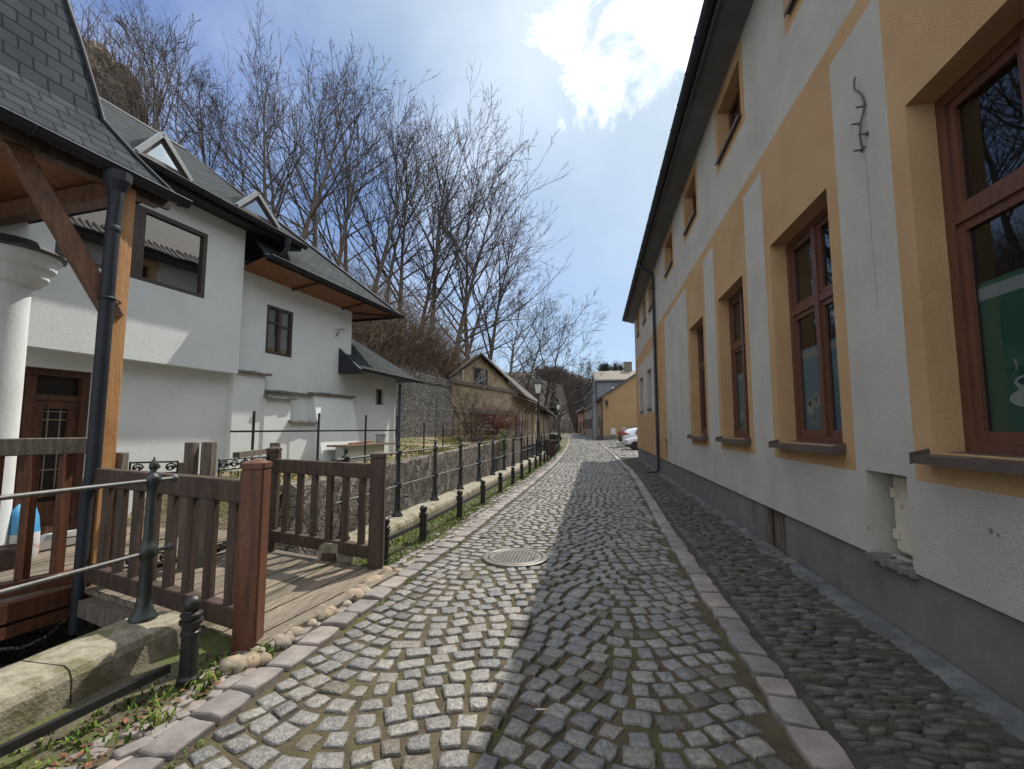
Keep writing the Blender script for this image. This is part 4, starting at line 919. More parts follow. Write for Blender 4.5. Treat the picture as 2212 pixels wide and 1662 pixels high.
    for (k0, z0), (k1, z1) in zip(prof, prof[1:]):
        fl.append([W(-6, pd - k0, z0), hp(k0, z0), hp(k1, z1), W(-6, pd - k1, z1)])
        fl.append([hp(k0, z0), W(pt - k0, -.2, z0), W(pt - k1, -.2, z1), hp(k1, z1)])
    roof_part('porch_roof', M_slate_big, t, fl)
    k = MB(); k.tube([hp(a, z) + Vector((.01, .01, .01)) for a, z in prof], .022, 6); k.build('hip_cap', M_gutter, t)
    gutter_mb(W(-5, pd + .06, pz - .02), W(pt + .1, pd + .06, pz - .03), .075).build('gutter', M_gutter, t)
    # beams, boards
    k = MB(); k.beam(W(-6, pd - .08, pz - .08), W(pt - .02, pd - .08, pz - .08), .05, .16); k.build('eave_fascia', M_dkwood, t)
    k = MB(); k.beam(W(-6, pd - .24, 4.27), W(pt - .04, pd - .24, 4.27), .13, .13, c=.012); k.build('plate_beam', M_beam, t)
    k = MB(); k.beam(W(pt - .5, pd - .2, 4.16), W(pt - .5, .26, 4.16), .17, .2, c=.012); k.build('cross_beam', M_beam, t)
    k = MB()
    for i in range(20):
        q = pd - .38 - i * .125
        if q < .02: break
        k.hexa([W(-5, q - .121, 4.29), W(-5, q, 4.29), W(pt - .1, q, 4.29), W(pt - .1, q - .121, 4.29), W(-5, q - .121, 4.315), W(-5, q, 4.315), W(pt - .1, q, 4.315), W(pt - .1, q - .121, 4.315)])
    k.build('ceiling_boards', M_board, t)
    px, py = -4.98, 4.02
    k = MB(); k.cbox(px - .08, px + .08, py - .08, py + .08, -.2, 4.2, .012); k.build('porch_post', M_post, t)
    k = MB(); k.beam(Vector((px + .03, py - .02, 2.75)), W(-1.85, pd - .26, 4.2), .14, .16, c=.012); k.build('brace', M_beam, t)
    # downpipe with funnel
    gx, gy = -4.88, 3.86; q = W(-1.18, pd + .06, pz - .1)
    k = MB(); k.tube([(q.x, q.y, pz - .17), (q.x + .0, q.y, 3.9), (gx, gy, 3.7), (gx, gy, 1.12), (gx - .03, gy - .01, .98)], .062, 14)
    k.lathe((q.x, q.y, 0), [(.06, 3.88), (.066, 3.95), (.07, 4.04), (.12, 4.15), (.125, 4.24)], 14, sm=False); k.lathe((gx, gy, 2.9), [(.064, 0), (.072, .005), (.072, .03), (.064, .035)], 14); k.lathe((gx, gy, 3.62), [(.064, 0), (.068, .005), (.068, .06), (.064, .065)], 14)
    k.tube([(gx - .04, gy, 1.05), (gx - .045, gy, .9), (gx - .05, gy, -.35)], .052, 14)
    k.tube([(gx + .06, gy + .01, 2.915), (gx + .02, gy + .1, 2.915), (px + .08, py, 2.915)], .008, 6)
    k.build('downpipe', M_gutter, t)
    # round white pillar with moulded capital beside the door
    cx, cy = -6.95, 4.33
    k = MB(); k.lathe((cx, cy, 0), [(.23, .05), (.225, 2.0), (.215, 3.12)], 32); k.build('pillar', M_white, t)
    k = MB(); k.lathe((cx, cy, 0), [(.216, 3.1), (.22, 3.3), (.30, 3.34), (.36, 3.42), (.37, 3.5), (.42, 3.54), (.43, 3.62), (.47, 3.66), (.47, 3.7)], 32, sm=False); k.build('capital', M_white, t)
    k = MB(); k.lathe((cx, cy, 0), [(.5, 3.69), (.52, 3.715), (.3, 3.86), (.1, 3.9)], 16, sm=False); k.build('capital_slates', M_slate_flat, t)
M_slate_flat = mat('dark_slate_flat', [(.05, .05, .052), (.1, .1, .1)], scale=6, rough=.6, fine=.2)
build_white_house()
# ------------------------------------------------------------------ wooden terrace and footbridge
def plank_deck(mb, origin, u, v, lu, lv, pw, z, r, th=.035):
    """planks run along u, laid side by side along v"""
    n = int(lv / pw)
    for i in range(n):
        a = origin + v * (i * pw + .006); b = origin + v * ((i + 1) * pw - .006); e0, e1 = r.uniform(-.02, .02), r.uniform(-.02, .02); dz = r.uniform(-.004, .004)
        p = [a + u * e0, b + u * e0, b + u * (lu + e1), a + u * (lu + e1)]
        mb.hexa([(q.x, q.y, z - th + dz) for q in reversed(p)] + [(q.x, q.y, z + dz) for q in reversed(p)])
def cap_post(name, m, parent, x, y, w, h, z0=-.1, ang=0.0, cap=True):
    k = MB(); hw = w / 2
    def ring(s, z): return [(x + (a * math.cos(ang) - b * math.sin(ang)) * s, y + (a * math.sin(ang) + b * math.cos(ang)) * s, z) for a, b in [(-hw + .012, -hw), (hw - .012, -hw), (hw, -hw + .012), (hw, hw - .012), (hw - .012, hw), (-hw + .012, hw), (-hw, hw - .012), (-hw, -hw + .012)]]
    if cap: k.rings([ring(1, z0), ring(1, h - .085), ring(.9, h - .083), ring(.9, h - .07), ring(1.06, h - .068), ring(1.06, h - .03), ring(.06, h)], True, True)
    else: k.rings([ring(1, z0), ring(1, h - .01), ring(.93, h)], True, True)
    return k.build(name, m, parent)
def build_bridge():
    r = random.Random(8)
    t = thing('footbridge', (-3.4, 4.2, 0), 'dark timber footbridge with plank deck and slatted railings across the stream', 'footbridge')
    D = Vector((-.95, .3)).normalized(); P = Vector((math.sin(R(8.5)), math.cos(R(8.5))))
    k = MB(); o = Vector((-2.36, 3.12)); n = 17; pw = 2.65 / n
    for i in range(n):
        a = o + Vector((-1, .02)) * (i * pw + .006) ; b = o + Vector((-1, .02)) * ((i + 1) * pw - .006)
        # plank ends follow the skewed bridge sides
        la0 = .27 * i * pw; lb0 = .27 * (i + 1) * pw
        def near(q): return q + P * ((q - o).dot(Vector((-1, 0))) * .27)
        def far(q): return q + P * (1.78 + (q - o).dot(Vector((-1, 0))) * .23)
        dz = r.uniform(-.004, .004); pts = [near(a), near(b), far(b), far(a)]
        k.hexa([(q.x, q.y, .015 + dz) for q in reversed(pts)] + [(q.x, q.y, .058 + dz) for q in reversed(pts)][::1])
    k.build('deck', M_deck, t)
    for side, (a, b) in enumerate((((-2.5, 3.06), (-4.7, 3.78)), ((-2.35, 5.02), (-4.3, 5.62)))):
        k = MB(); k.beam((a[0], a[1], -.06), (b[0], b[1], -.06), .16, .14); k.build('bearer', M_oldwood, t)
    # near railing
    A, B = Vector((-2.62, 3.2)), Vector((-4.86, 3.9))
    cap_post('railing_post', M_red, t, -2.52, 3.17, .165, 1.37, -.12, R(17.5))
    def rail(A, B, z, w, h, name, m): k = MB(); k.beam((A.x, A.y, z), (B.x, B.y, z), w, h, c=.008); k.build(name, m, t)
    rail(A, B, 1.12, .1, .17, 'top_rail', M_dkwood); rail(A, B, .2, .1, .15, 'bottom_rail', M_dkwood)
    for i in range(8):
        q = A.lerp(B, .055 + i * .121); k = MB(); k.cbox(q.x - .036, q.x + .036, q.y - .03, q.y + .03, .27, 1.04, .004); k.build('baluster', M_dkwood, t)
    # far railing
    A, B = Vector((-2.48, 5.02)), Vector((-4.12, 5.56))
    cap_post('railing_post', M_dkwood, t, -2.42, 5.0, .16, 1.34, -.12, R(17.5)); cap_post('railing_post', M_dkwood, t, -4.2, 5.6, .15, 1.36, -.12, R(17.5))
    rail(A, B, 1.11, .1, .17, 'top_rail', M_dkwood); rail(A, B, .215, .1, .14, 'bottom_rail', M_dkwood)
    for i in range(6):
        q = A.lerp(B, .1 + i * .155); k = MB(); k.cbox(q.x - .036, q.x + .036, q.y - .03, q.y + .03, .28, 1.03, .004); k.build('baluster', M_dkwood, t)
    k = MB(); k.box(-3.15, -2.98, 5.1, 5.22, -.1, .15); k.build('support_block', M_dkwood, t)
def build_terrace():
    r = random.Random(9)
    t = thing('wooden_terrace', (-6, 4, 0), 'weathered plank terrace between the footbridge and the front door', 'terrace')
    k = MB(); u = TV; v = NV
    plank_deck(k, HB + TV * -4.2 + NV * .1, u, v, 5.9, 2.55, .14, .05, r); k.build('deck', M_deck, t)
    k = MB(); k.beam(W(-4.2, 2.68, -.02), W(-1.1, 2.68, -.02), .1, .16); k.beam(W(-4.2, 2.66, -.18), W(-1.1, 2.66, -.18), .14, .1); k.build('edge_beam', M_red, t)
    # front railing of the terrace
    A, B = Vector((-5.19, 4.08)), Vector((-5.95, 2.3))
    def rail(z, w, h, name, m): k = MB(); k.beam((A.x, A.y, z), (B.x, B.y, z), w, h, c=.008); k.build(name, m, t)
    rail(1.42, .09, .165, 'top_rail', M_oldwood); rail(.11, .12, .13, 'bottom_rail', M_red)
    for i in range(8):
        q = A.lerp(B, .10 + i * .125); k = MB(); k.cbox(q.x - .035, q.x + .035, q.y - .045, q.y + .045, .17, 1.34, .005); k.build('baluster', M_red, t)
    # posts around the gate on the far side
    cap_post('terrace_post', M_oldwood, t, -4.98, 4.2, .12, 1.34, 0, R(17), False)
    cap_post('gate_post', M_oldwood, t, -4.47, 4.58, .11, 1.44, 0, R(10), False); cap_post('gate_post', M_oldwood, t, -4.36, 4.70, .12, 1.44, 0, R(10), False)
    cap_post('terrace_post', M_oldwood, t, -4.75, 6.35, .12, 1.38, 0, R(17), False); cap_post('terrace_post', M_oldwood, t, -5.9, 5.9, .1, 1.1, 0, R(17), False)
    k = MB(); k.beam((-4.3, 5.05, 1.27), (-4.75, 6.35, 1.27), .08, .07); k.build('gate_rail', M_oldwood, t)
build_bridge(); build_terrace()
def build_scroll_fence():
    for (a, b, lab) in (((-4.9, 4.24, 0), (-4.55, 4.5, 0), 'wrought iron scroll panel between orange porch post and gate post'), ((-4.32, 4.8, 0), (-4.2, 5.5, 0), 'wrought iron scroll gate leaf beside the inner post of the footbridge')):
        a, b = Vector(a), Vector(b); t = thing('iron_scroll_gate', a, lab, 'gate', 'scroll work gate panels'); d = (b - a); n = d.normalized().cross(Vector((0, 0, 1)))
        for z, nm in ((1.17, 'top_scroll'), (.2, 'bottom_scroll')):
            k = MB()
            for s in (-.06, .06): k.tube([a + Vector((0, 0, z + s)), b + Vector((0, 0, z + s))], .011, 6)
            m = max(2, int(d.length / .13))
            for i in range(m):
                c = a + d * ((i + .5) / m) + Vector((0, 0, z)); e = d.normalized()
                k.tube([c + e * (.055 * (1 - q * .07) * math.cos(q * .8)) + Vector((0, 0, .05 * (1 - q * .07) * math.sin(q * .8))) for q in range(12)], .009, 5)
                for s in (-1, 1): k.lathe(c + n * .02 * s + e * .03 * s, [(.001, -.022), (.018, -.012), (.022, 0), (.018, .012), (.001, .022)], 8)
            k.build(nm, M_black, t)
        k = MB()
        for q in (.02, .5, .98): k.tube([a + d * q + Vector((0, 0, .1)), a + d * q + Vector((0, 0, 1.24))], .01, 6)
        k.build('upright', M_black, t)
build_scroll_fence()
# ------------------------------------------------------------------ stream edge: coping, railings, bollards, bank wall
def copx(y): return lerp_tab([(-3, -3.3), (3, -3.12), (5, -2.98), (7, -2.95), (10, -2.9), (14, -2.84), (18, -2.78), (22, -2.74), (31, kl(31) - .85), (44, kl(44) - .85), (60, kl(60) - .85)], y)
def build_coping(y0, y1, label):
    k = MB(); r = random.Random(int(y0 * 10) + 50); y = y0
    while y < y1 - .05:
        l = min(1.55 + r.uniform(-.12, .12), y1 - y); n = 6; rs = []
        for i in range(n + 1):
            q = y + .006 + (l - .012) * i / n; x = copx(q); a, b = x - .22, x + .2; z = .255
            e = .006 * noise.noise(Vector((q * 5, 1, 1)))
            rs.append([(a, q, -.3), (b + .02, q, -.3), (b + .01 + e, q, .04), (b + e, q, z - .07), (b - .02 + e, q, z - .028), (b - .06, q, z - .004 + e), (a + .05, q, z + e), (a, q, z - .04)])
        k.rings(rs, True, True, 0, False); y += l
    o = k.build('stone_coping', M_cope); tag(o, label, 'coping')
build_coping(-2.5, 3.08, 'short mossy granite coping beside the near side of the footbridge')
build_coping(5.12, 34, 'long granite coping along the stream beyond the footbridge')
def iron_post(mb, x, y, z=.25, h=1.14):
    mb.lathe((x, y, z), [(.085, 0), (.088, .015), (.08, .03), (.062, .06), (.05, .1), (.043, .17), (.04, .3), (.036, .4), (.042, .42), (.058, .44), (.06, .47), (.056, .5), (.04, .52), (.034, .56), (.032, .85), (.034, .93), (.05, .955), (.052, .985), (.045, 1.005), (.024, 1.02), (.018, 1.045), (.026, 1.06), (.029, 1.08), (.022, 1.1), (.008, 1.12), (.004, h)], 12)
    for k in range(4): a = math.pi / 4 + k * math.pi / 2; mb.lathe((x + .066 * math.cos(a), y + .066 * math.sin(a), z + .01), [(.014, 0), (.014, .02), (.004, .026)], 6)
def build_railing(ys, label, ext0=0.0, ext1=0.0, last=None):
    t = thing('stream_railing', (copx(ys[0]) - .06, ys[0], .25), label, 'railing')
    pts = [(copx(y) - .05, y) for y in ys]
    for x, y in pts:
        k = MB(); iron_post(k, x, y); k.build('railing_post', M_iron, t)
    for z, nm in ((1.22, 'upper_rail'), (.71, 'lower_rail')):
        k = MB(); P = [(copx(ys[0] - ext0) - .05, ys[0] - ext0, z)] + [(x, y, z) for x, y in pts] + [(copx(ys[-1] + ext1) - .05, ys[-1] + ext1, z)]
        if last: P += [(a, b, z) for a, b in last]
        k.tube(P, .0145, 8); 
        if not last: k.lathe(P[-1], [(.001, -.03), (.02, -.022), (.03, 0), (.02, .022), (.001, .03)], 10)
        k.build(nm, M_steel, t)
build_railing([-.3, 1.35, 2.93], 'dark cast iron railing with steel rails on the short coping near the bollard', .6, .17)
YS = [5.35, 6.88, 8.5, 10.12, 11.72, 13.25, 14.85, 16.45, 18.1, 19.7, 21.3, 23.6, 25.4, 27.2]
build_railing(YS, 'long dark cast iron railing with steel rails on the coping beyond the footbridge', .2, 1.2, [(kl(30) - .75, 30), (kl(33) - .6, 33), (kl(36) - .55, 36)])
def build_bollards():
    def bollard(x, y):
        t = thing('bollard', (x, y, 0), '', 'bollard', 'bollards along the verge')
        k = MB(); k.lathe((x, y, 0), [(.062, -.1), (.062, .05), (.054, .06), (.05, .07), (.049, .30), (.056, .305), (.056, .325), (.05, .33), (.05, .37), (.066, .375), (.068, .395), (.05, .4), (.05, .415), (.063, .42), (.063, .435), (.04, .445), (.035, .455)], 16, sm=False); k.build('shaft', M_black, t)
        k = MB(); k.lathe((x, y, .49), [(.03, -.042), (.046, -.028), (.056, 0), (.046, .03), (.026, .048), (.002, .054)], 14); k.build('ball', M_black, t)
        return t
    spots = [(-2.53, 2.67)] + [(-2.47, 5.32), (-2.4, 6.4), (-2.36, 8.07), (-2.33, 9.69), (-2.31, 11.44), (-2.29, 13.14), (-2.27, 14.63), (-2.27, 16.47), (-2.26, 18.11), (-2.25, 19.53), (-2.24, 21.1), (-2.24, 22.6), (-2.24, 24.0), (-2.27, 25.4), (-2.31, 26.8), (-2.36, 28.2), (-2.4, 29.6), (-2.44, 31.0), (-2.5, 32.4), (-2.56, 33.8), (-2.6, 35.2)]
    ords = ['first', 'second', 'third', 'fourth', 'fifth', 'sixth', 'seventh', 'eighth', 'ninth', 'tenth', 'eleventh', 'twelfth', 'thirteenth', 'fourteenth', 'fifteenth', 'sixteenth', 'seventeenth', 'eighteenth', 'nineteenth', 'twentieth', 'twenty first']
    b = bollard(spots[0][0], spots[0][1]); b['label'] = 'black ball topped bollard in front of the near coping, before the footbridge'
    b2 = None
    for i, (x, y) in enumerate(spots[1:]):
        c = dup(b, (x, y, -.03 if i else 0)); c['label'] = 'black ball topped bollard, %s beyond the footbridge in the green verge' % ords[i]
    for (P, lab) in (([(-2.85, -1), (-2.8, 1.0), (-2.6, 2.6)], 'low dark iron bar beside the near coping ending at the bollard'), ([(x - .02, y) for x, y in spots[1:12]], 'low dark iron bar linking the bollards beyond the footbridge')):
        k = MB()
        for (a, b_), (c, d) in zip(P, P[1:]): k.beam((a, b_, .26 if len(P) > 3 else .13), (c, d, .26 if len(P) > 3 else .13), .03, .045)
        tag(k.build('low_bar', M_black), lab, 'bar')
build_bollards()
def build_bank():
    # stone wall of the opposite bank with a ragged grassy top
    k = MB(); rs = []; y = -3.0
    while y < 34:
        x = bk(y); z = bank_z(y) + .015 if y > 7.0 else min(.62, bank_z(y) + .4); j = noise.noise(Vector((y * 2.1, 0, 3))) * .05; j2 = noise.noise(Vector((y * 5, 4, 3))) * .04
        if y < 7: z = -.12 + j
        row = [(x + .14, y, -1.6)]
        for q in (.2, .4, .6, .8): row.append((x + .12 - .07 * q + .03 * noise.noise(Vector((y * 3, q * 9, 8))), y, -1.6 + (z + 1.6) * q))
        row += [(x + .04 + j2, y, z - .03 + j), (x - .02, y, z + .02 + j), (x - .35, y, z - .0)]
        rs.append(row); y += .22
    k.rings(rs, False, False, 0, False, closed=False); k.poly(rs[-1])
    tag(k.build('bank_wall', M_bank), 'rough rubble stone bank wall below the garden lawn across the stream', 'wall')
    k = MB(); pts = [(-9.6, 12.6), (-8.9, 16), (-8.35, 20), (-7.8, 24.55)]
    r = random.Random(2)
    rs = []
    for i in range(41):
        q = i / 40 * 3; a = pts[min(2, int(q))]; b = pts[min(2, int(q)) + 1]; f = q - min(2, int(q)); x, y = a[0] + (b[0] - a[0]) * f, a[1] + (b[1] - a[1]) * f
        zt = 4.22 + .05 * noise.noise(Vector((y * 1.5, 0, 0)))
        rs.append([(x + .3, y, .6), (x + .2 + .02 * noise.noise(Vector((y, 1, 2))), y, 2.2), (x + .12, y, zt - .42), (x + .15, y, zt - .4), (x + .14, y, zt), (x - .4, y, zt + .02), (x - .5, y, .6)])
    k.rings(rs, True, True, 0, False)
    tag(k.build('retaining_wall', M_retain), 'tall grey retaining wall of rough stone behind the garden lawn', 'wall')
build_bank()
def build_garden_fences():
    t = thing('garden_fence', (-5, 8, .6), 'thin black post and rail fence along the lawn edge below the white house', 'fence')
    P = [(-6.55, 8.1), (-6.05, 9.5), (-5.75, 11.1), (-5.45, 12.35), (-5.35, 14.2), (-5.45, 16.4), (-5.5, 18.6), (-5.58, 21.0), (-5.6, 23.2), (-5.65, 26)]
    for i, (x, y) in enumerate(P):
        zt = 1.93 if i < 4 else 1.7 + .02 * i
        k = MB(); k.box(x - .018, x + .018, y - .018, y + .018, .5, zt); k.build('fence_post', M_black, t)
    k = MB(); k.beam((-6.75, 7.75, 1.535), (-5.45, 12.4, 1.535), .03, .035); k.tube([(-5.45, 12.4, 1.535), (-5.35, 14.2, 1.53), (-5.45, 16.4, 1.54), (-5.5, 18.6, 1.6)], .012, 6); k.build('top_rail', M_black, t)
    t = thing('wire_fence', (-6.5, 21, 1), 'leaning dark iron fence frames in the far corner of the garden', 'fence')
    k = MB()
    for (x, y, z, h) in ((-7.0, 20, 1.0, 1.9), (-6.5, 21, 1.0, 1.5), (-6.2, 22, 1.0, 1.3), (-6.0, 23.5, 1, 1.3)): k.tube([(x, y, z), (x + .02, y + .02, z + h)], .016, 5)
    k.build('fence_post', M_black, t)
    k = MB()
    for (a, b) in (((-7.2, 19.7, 2.45), (-6.2, 22, 2.45)), ((-7.1, 19.8, 1.95), (-6.0, 23.5, 1.95)), ((-6.4, 21.5, 1.55), (-5.6, 26, 1.5))): k.tube([a, b], .013, 5)
    k.build('fence_rail', M_black, t)
build_garden_fences()
def build_small_things():
    # bucket on the shelf
    q = W(7.45, .7, 1.175); t = thing('bucket', q, 'grey plastic bucket with blue rim on the shelf by the white wall', 'bucket')
    k = MB(); k.lathe(q, [(.11, 0), (.14, .22), (.15, .235)], 18, cap1=False); k.lathe(q, [(.125, .02), (.137, .22)], 18, cap0=True, cap1=False); k.build('shell', mat('grey_bucket', [(.33, .34, .35), (.42, .43, .43)], scale=12, rough=.6, fine=.2), t)
    k = MB(); k.lathe(q, [(.14, .23), (.158, .235), (.158, .25), (.14, .25)], 18, sm=False, cap0=False, cap1=False); k.build('rim', mat('pale_blue_plastic', [(.25, .42, .48)], rough=.5), t)
    k = MB(); a = W(6.05, .66, 1.19); k.beam(a, W(6.95, .72, 1.23), .1, .05, c=.006); o = k.build('wood_offcut', mat('reddish_offcut', [(.22, .11, .07), (.3, .16, .1)], scale=4, stretch=(2, 8, 8), rough=.8, fine=.2)); tag(o, 'reddish brown board offcut lying on the shelf by the bucket', 'board')
    # bag, pot and boards by the door
    t = thing('plastic_bag', (-6.72, 4.62, .05), 'blue and white plastic sack leaning on the pillar', 'sack')
    k = MB(); rs = []
    for i, (w, d, z, dx) in enumerate(((.12, .07, .0, 0), (.15, .09, .08, 0), (.15, .085, .3, -.02), (.14, .07, .48, -.05), (.12, .04, .58, -.075), (.05, .012, .64, -.09))):
        rs.append([(-6.72 + dx + d * math.cos(a), 4.62 + w * math.sin(a) * (1 + .07 * math.sin(3 * a + i)), .05 + z) for a in [2 * math.pi * j / 16 for j in range(16)]])
    k.rings(rs[:3], True, False, 1, True); k.rings(rs[2:], False, True, 0, True)
    k.build('sack_body', [mat('sky_blue_print', [(.03, .22, .48), (.12, .42, .66)], scale=5, rough=.4), mat('white_red_print', [(.6, .6, .62), (.6, .6, .6), (.5, .1, .1)], scale=6, rough=.4)], t)
    t = thing('plant_pot', (-6.45, 4.28, .05), 'dark brown plastic plant pot on the terrace in front of the pillar', 'plant pot')
    k = MB(); k.lathe((-6.45, 4.28, .05), [(.1, 0), (.14, .2), (.155, .2), (.155, .235), (.14, .235), (.13, .19), (.0, .18)], 20, sm=False); k.build('pot', mat('brown_pot', [(.05, .035, .032), (.075, .05, .045)], scale=5, rough=.5), t)
    for i, (tt, lab) in enumerate(((.5, 'orange timber board leaning against the door frame'), (.6, 'second orange timber board leaning right behind the first'))):
        k = MB(); k.beam(W(tt, .38 + .03 * i, .05), W(tt + .12 + .03 * i, .06, 1.6 - .25 * i), .11 - .02 * i, .03, up=NV.to_3d()); tag(k.build('leaning_board', M_post), lab, 'board')
    k = MB(); k.tube([(-.35 + .0, 2.72, .045), (-.28, 2.73, .047)], .0045, 8); o = k.build('cigarette_butt', mat('butt_paper', [(.5, .25, .12), (.6, .58, .55)], scale=30, rough=.8)); tag(o, 'cigarette butt lying on the cobbles', 'cigarette butt')
    t = thing('door_mat', W(.0, .55, .06), 'grey flat mat on the terrace planks by the door', 'mat'); k = MB(); wbox(k, -.75, .15, .25, .8, .06, .075); k.build('mat_pile', mat('grey_mat', [(.12, .11, .1)], rough=.95), t)
build_small_things()
# ------------------------------------------------------------------ old barn, lamps, far houses, cars, people
def hit_pl(px, py, a, b):
    d = skydir(px, py); n = Vector((-(b[1] - a[1]), b[0] - a[0])); k = n.dot(Vector(a[:2])) / n.dot(d.to_2d()); return Vector((0, 0, 1.6)) + d * k
def build_barn():
    t = thing('old_barn', (-6, 30, .8), 'dilapidated ochre plastered barn with timber beams and sagging eaves by the stream', 'barn')
    A, B = Vector((-7.8, 24.5)), Vector((-5.36, 32.6)); C = Vector((-5.26, 43)); E = Vector((-12, 33))
    def g(u, z): q = A.lerp(B, u); return Vector((q.x, q.y, z))
    u_ap = .33
    w = MB(); w.poly([g(0, .6), g(1, .4), g(1, 4.15), g(u_ap, 6.1), g(0, 4.5)])
    w.poly([Vector((B.x, B.y, .2)), Vector((C.x, C.y, .2)), Vector((C.x, C.y, 4.0)), Vector((B.x, B.y, 4.1))])
    w.poly([Vector((A.x, A.y, .6)), Vector((A.x, A.y, 4.5)), Vector((E.x, E.y, 4.5)), Vector((E.x, E.y, .6))])
    w.build('wall', M_cream, t)
    n = Vector(((B - A).y, -(B - A).x)).normalized().to_3d()
    k = MB(); k.beam(g(-.02, 4.18) + n * .05, g(1.0, 4.1) + n * .05, .14, .2); k.build('beam', M_oldwood, t)
    k = MB(); k.beam(g(.06, 2.62) + n * .05, g(1.0, 2.6) + n * .05, .14, .32); k.build('beam', M_oldwood, t)
    k = MB(); k.beam(g(.985, .4) + n * .06, g(.985, 2.8) + n * .06, .5, .16, up=n); k.build('corner_post', M_oldwood, t)
    k = MB(); k.beam(g(.145, 4.3) + n * .05, g(.145, 4.95) + n * .05, .12, .04, up=n); k.build('pale_board', mat('pale_board', [(.5, .46, .38)], rough=.8), t)
    # unglazed gable window with twisted pale rods
    f = MB(); u0, u1 = .30, .48
    f.poly([g(u0, 4.28) + n * .012, g(u1, 4.28) + n * .012, g(u1, 5.2) + n * .012, g(u0, 5.2) + n * .012]); fo = f.build('gable_window', M_dark, t)
    k = MB(); r = random.Random(6)
    for i in range(7):
        a = g(r.uniform(u0, u1), 4.3) + n * .05; b = g(r.uniform(u0, u1), 5.18) + n * .05; m = g(r.uniform(u0, u1), r.uniform(4.5, 5)) + n * .06
        k.tube([a, a.lerp(m, .6), m, m.lerp(b, .5), b], .018, 5)
    k.build('window_rods', mat('pale_rod', [(.35, .35, .36), (.45, .45, .46)], scale=5, rough=.6), fo)
    k = MB()
    for a, b in (((u0, 4.25), (u1, 4.25)), ((u0, 5.23), (u1, 5.23)), ((u0, 4.25), (u0, 5.23)), ((u1, 4.25), (u1, 5.23))): k.beam(g(*a) + n * .04, g(*b) + n * .04, .05, .06)
    k.build('window_frame', M_oldwood, fo)
    # roof: gable slope and long low side slope with ragged eave
    def rp(u, z, o=0): return g(u, z) + n * o
    ap0, ap1 = rp(u_ap, 6.16, .35), Vector((-7.6, 43, 6.1))
    e0, e1 = rp(1.10, 3.95, .3), Vector((-4.75, 43, 3.85))
    M_rf = mat('dark_tar_roof', [(.06, .05, .045), (.11, .095, .085)], scale=2, detail=9, rough=.85, bump=.5, bscale=10, fine=.25)
    k = MB()
    for (p, q, s, v) in ((ap0, e0, e1, ap1), (rp(-.06, 4.4, .3), ap0, ap1, Vector((-11, 40, 4.3)))):
        k.hexa([p - Vector((0, 0, .1)), q - Vector((0, 0, .1)), s - Vector((0, 0, .1)), v - Vector((0, 0, .1)), p, q, s, v])
    k.build('roof', M_rf, t)
    k = MB(); k.hexa([Vector((-5.5, 31.6, 3.8)), Vector((-4.5, 32.1, 3.5)), Vector((-4.2, 42.5, 3.4)), Vector((-5.3, 42.5, 3.75)), Vector((-5.5, 31.6, 3.9)), Vector((-4.5, 32.1, 3.58)), Vector((-4.2, 42.5, 3.48)), Vector((-5.3, 42.5, 3.85))]); k.build('lean_to_roof', M_rf, t)
    for i in range(5):
        y = 33 + i * 2.2; k = MB(); k.beam((-5.36 + (y - 32.6) * .0096, y, 2.75), (-4.5 + (y - 32.6) * .02, y, 3.42), .1, .1); k.build('eave_bracket', M_oldwood, t)
    # vertical boarding on the stream side
    r = random.Random(12)
    M_pb = mat('pale_weathered_boards', [(.30, .24, .165), (.42, .35, .26)], scale=4, stretch=(6, 6, 1), rough=.85, fine=.2, island_cols=[((.6, .55, .5), 0), ((1, 1, 1), .3), ((1.15, 1.1, 1), .8)])
    k = MB(); y = 33.0
    while y < 42.8:
        x = -5.36 + (y - 32.6) * .0096 + .03; l = r.uniform(.16, .3)
        if r.random() > .42: k.box(x, x + .04, y, y + l, 1.25 + r.uniform(-.1, .1), 3.0 + r.uniform(-.3, .3))
        y += l + .04
    k.build('wall_boards', M_pb, t)
    k = MB(); y = 33.05
    for y in (33.6, 34.6, 36.2, 37.4, 39, 40.5): k.box(-5.36 + (y - 32.6) * .0096 + .008, -5.36 + (y - 32.6) * .0096 + .02, y, y + .35, 1.3, 2.85)
    k.build('dark_opening', M_dark, t)
    k = MB(); k.box(-5.33, -5.26, 32.75, 34.2, .45, 1.15); k.build('rendered_panel', M_plinth, t)
    k = MB(); q = g(.62, 5.25); k.box(q.x - 1.2, q.x - .75, q.y + .6, q.y + 1.05, 4.9, 6.3); k.build('chimney', mat('sooty_brick', [(.12, .075, .055), (.18, .11, .08)], scale=6, rough=.9, fine=.2), t)
    # second lower shed behind
    t2 = thing('plank_shed', (-6.3, 48, .6), 'dark plank shed with projecting eave beyond the old barn', 'shed')
    k = MB(); k.hexa([(-5.2, 43.4, .2), (-9, 43.4, .2), (-9.5, 53, .2), (-5.1, 53, .2), (-5.2, 43.4, 3.2), (-9, 43.4, 3.8), (-9.5, 53, 3.8), (-5.1, 53, 3.0)]); k.build('wall', M_oldwood, t2)
    k = MB(); k.hexa([(-4.3, 43.2, 3.25), (-9.4, 43.2, 4.6), (-9.9, 53.6, 4.4), (-4.25, 53.6, 2.8), (-4.3, 43.2, 3.37), (-9.4, 43.2, 4.72), (-9.9, 53.6, 4.52), (-4.25, 53.6, 2.92)]); k.build('roof', M_rf, t2)
    k = MB()
    for i in range(9): y = 43.6 + i * 1.0; x = -5.19 + (y - 43.4) * .011; k.box(x, x + .05, y, y + .3, .5, 3.0)
    k.build('wall_boards', M_pb, t2)
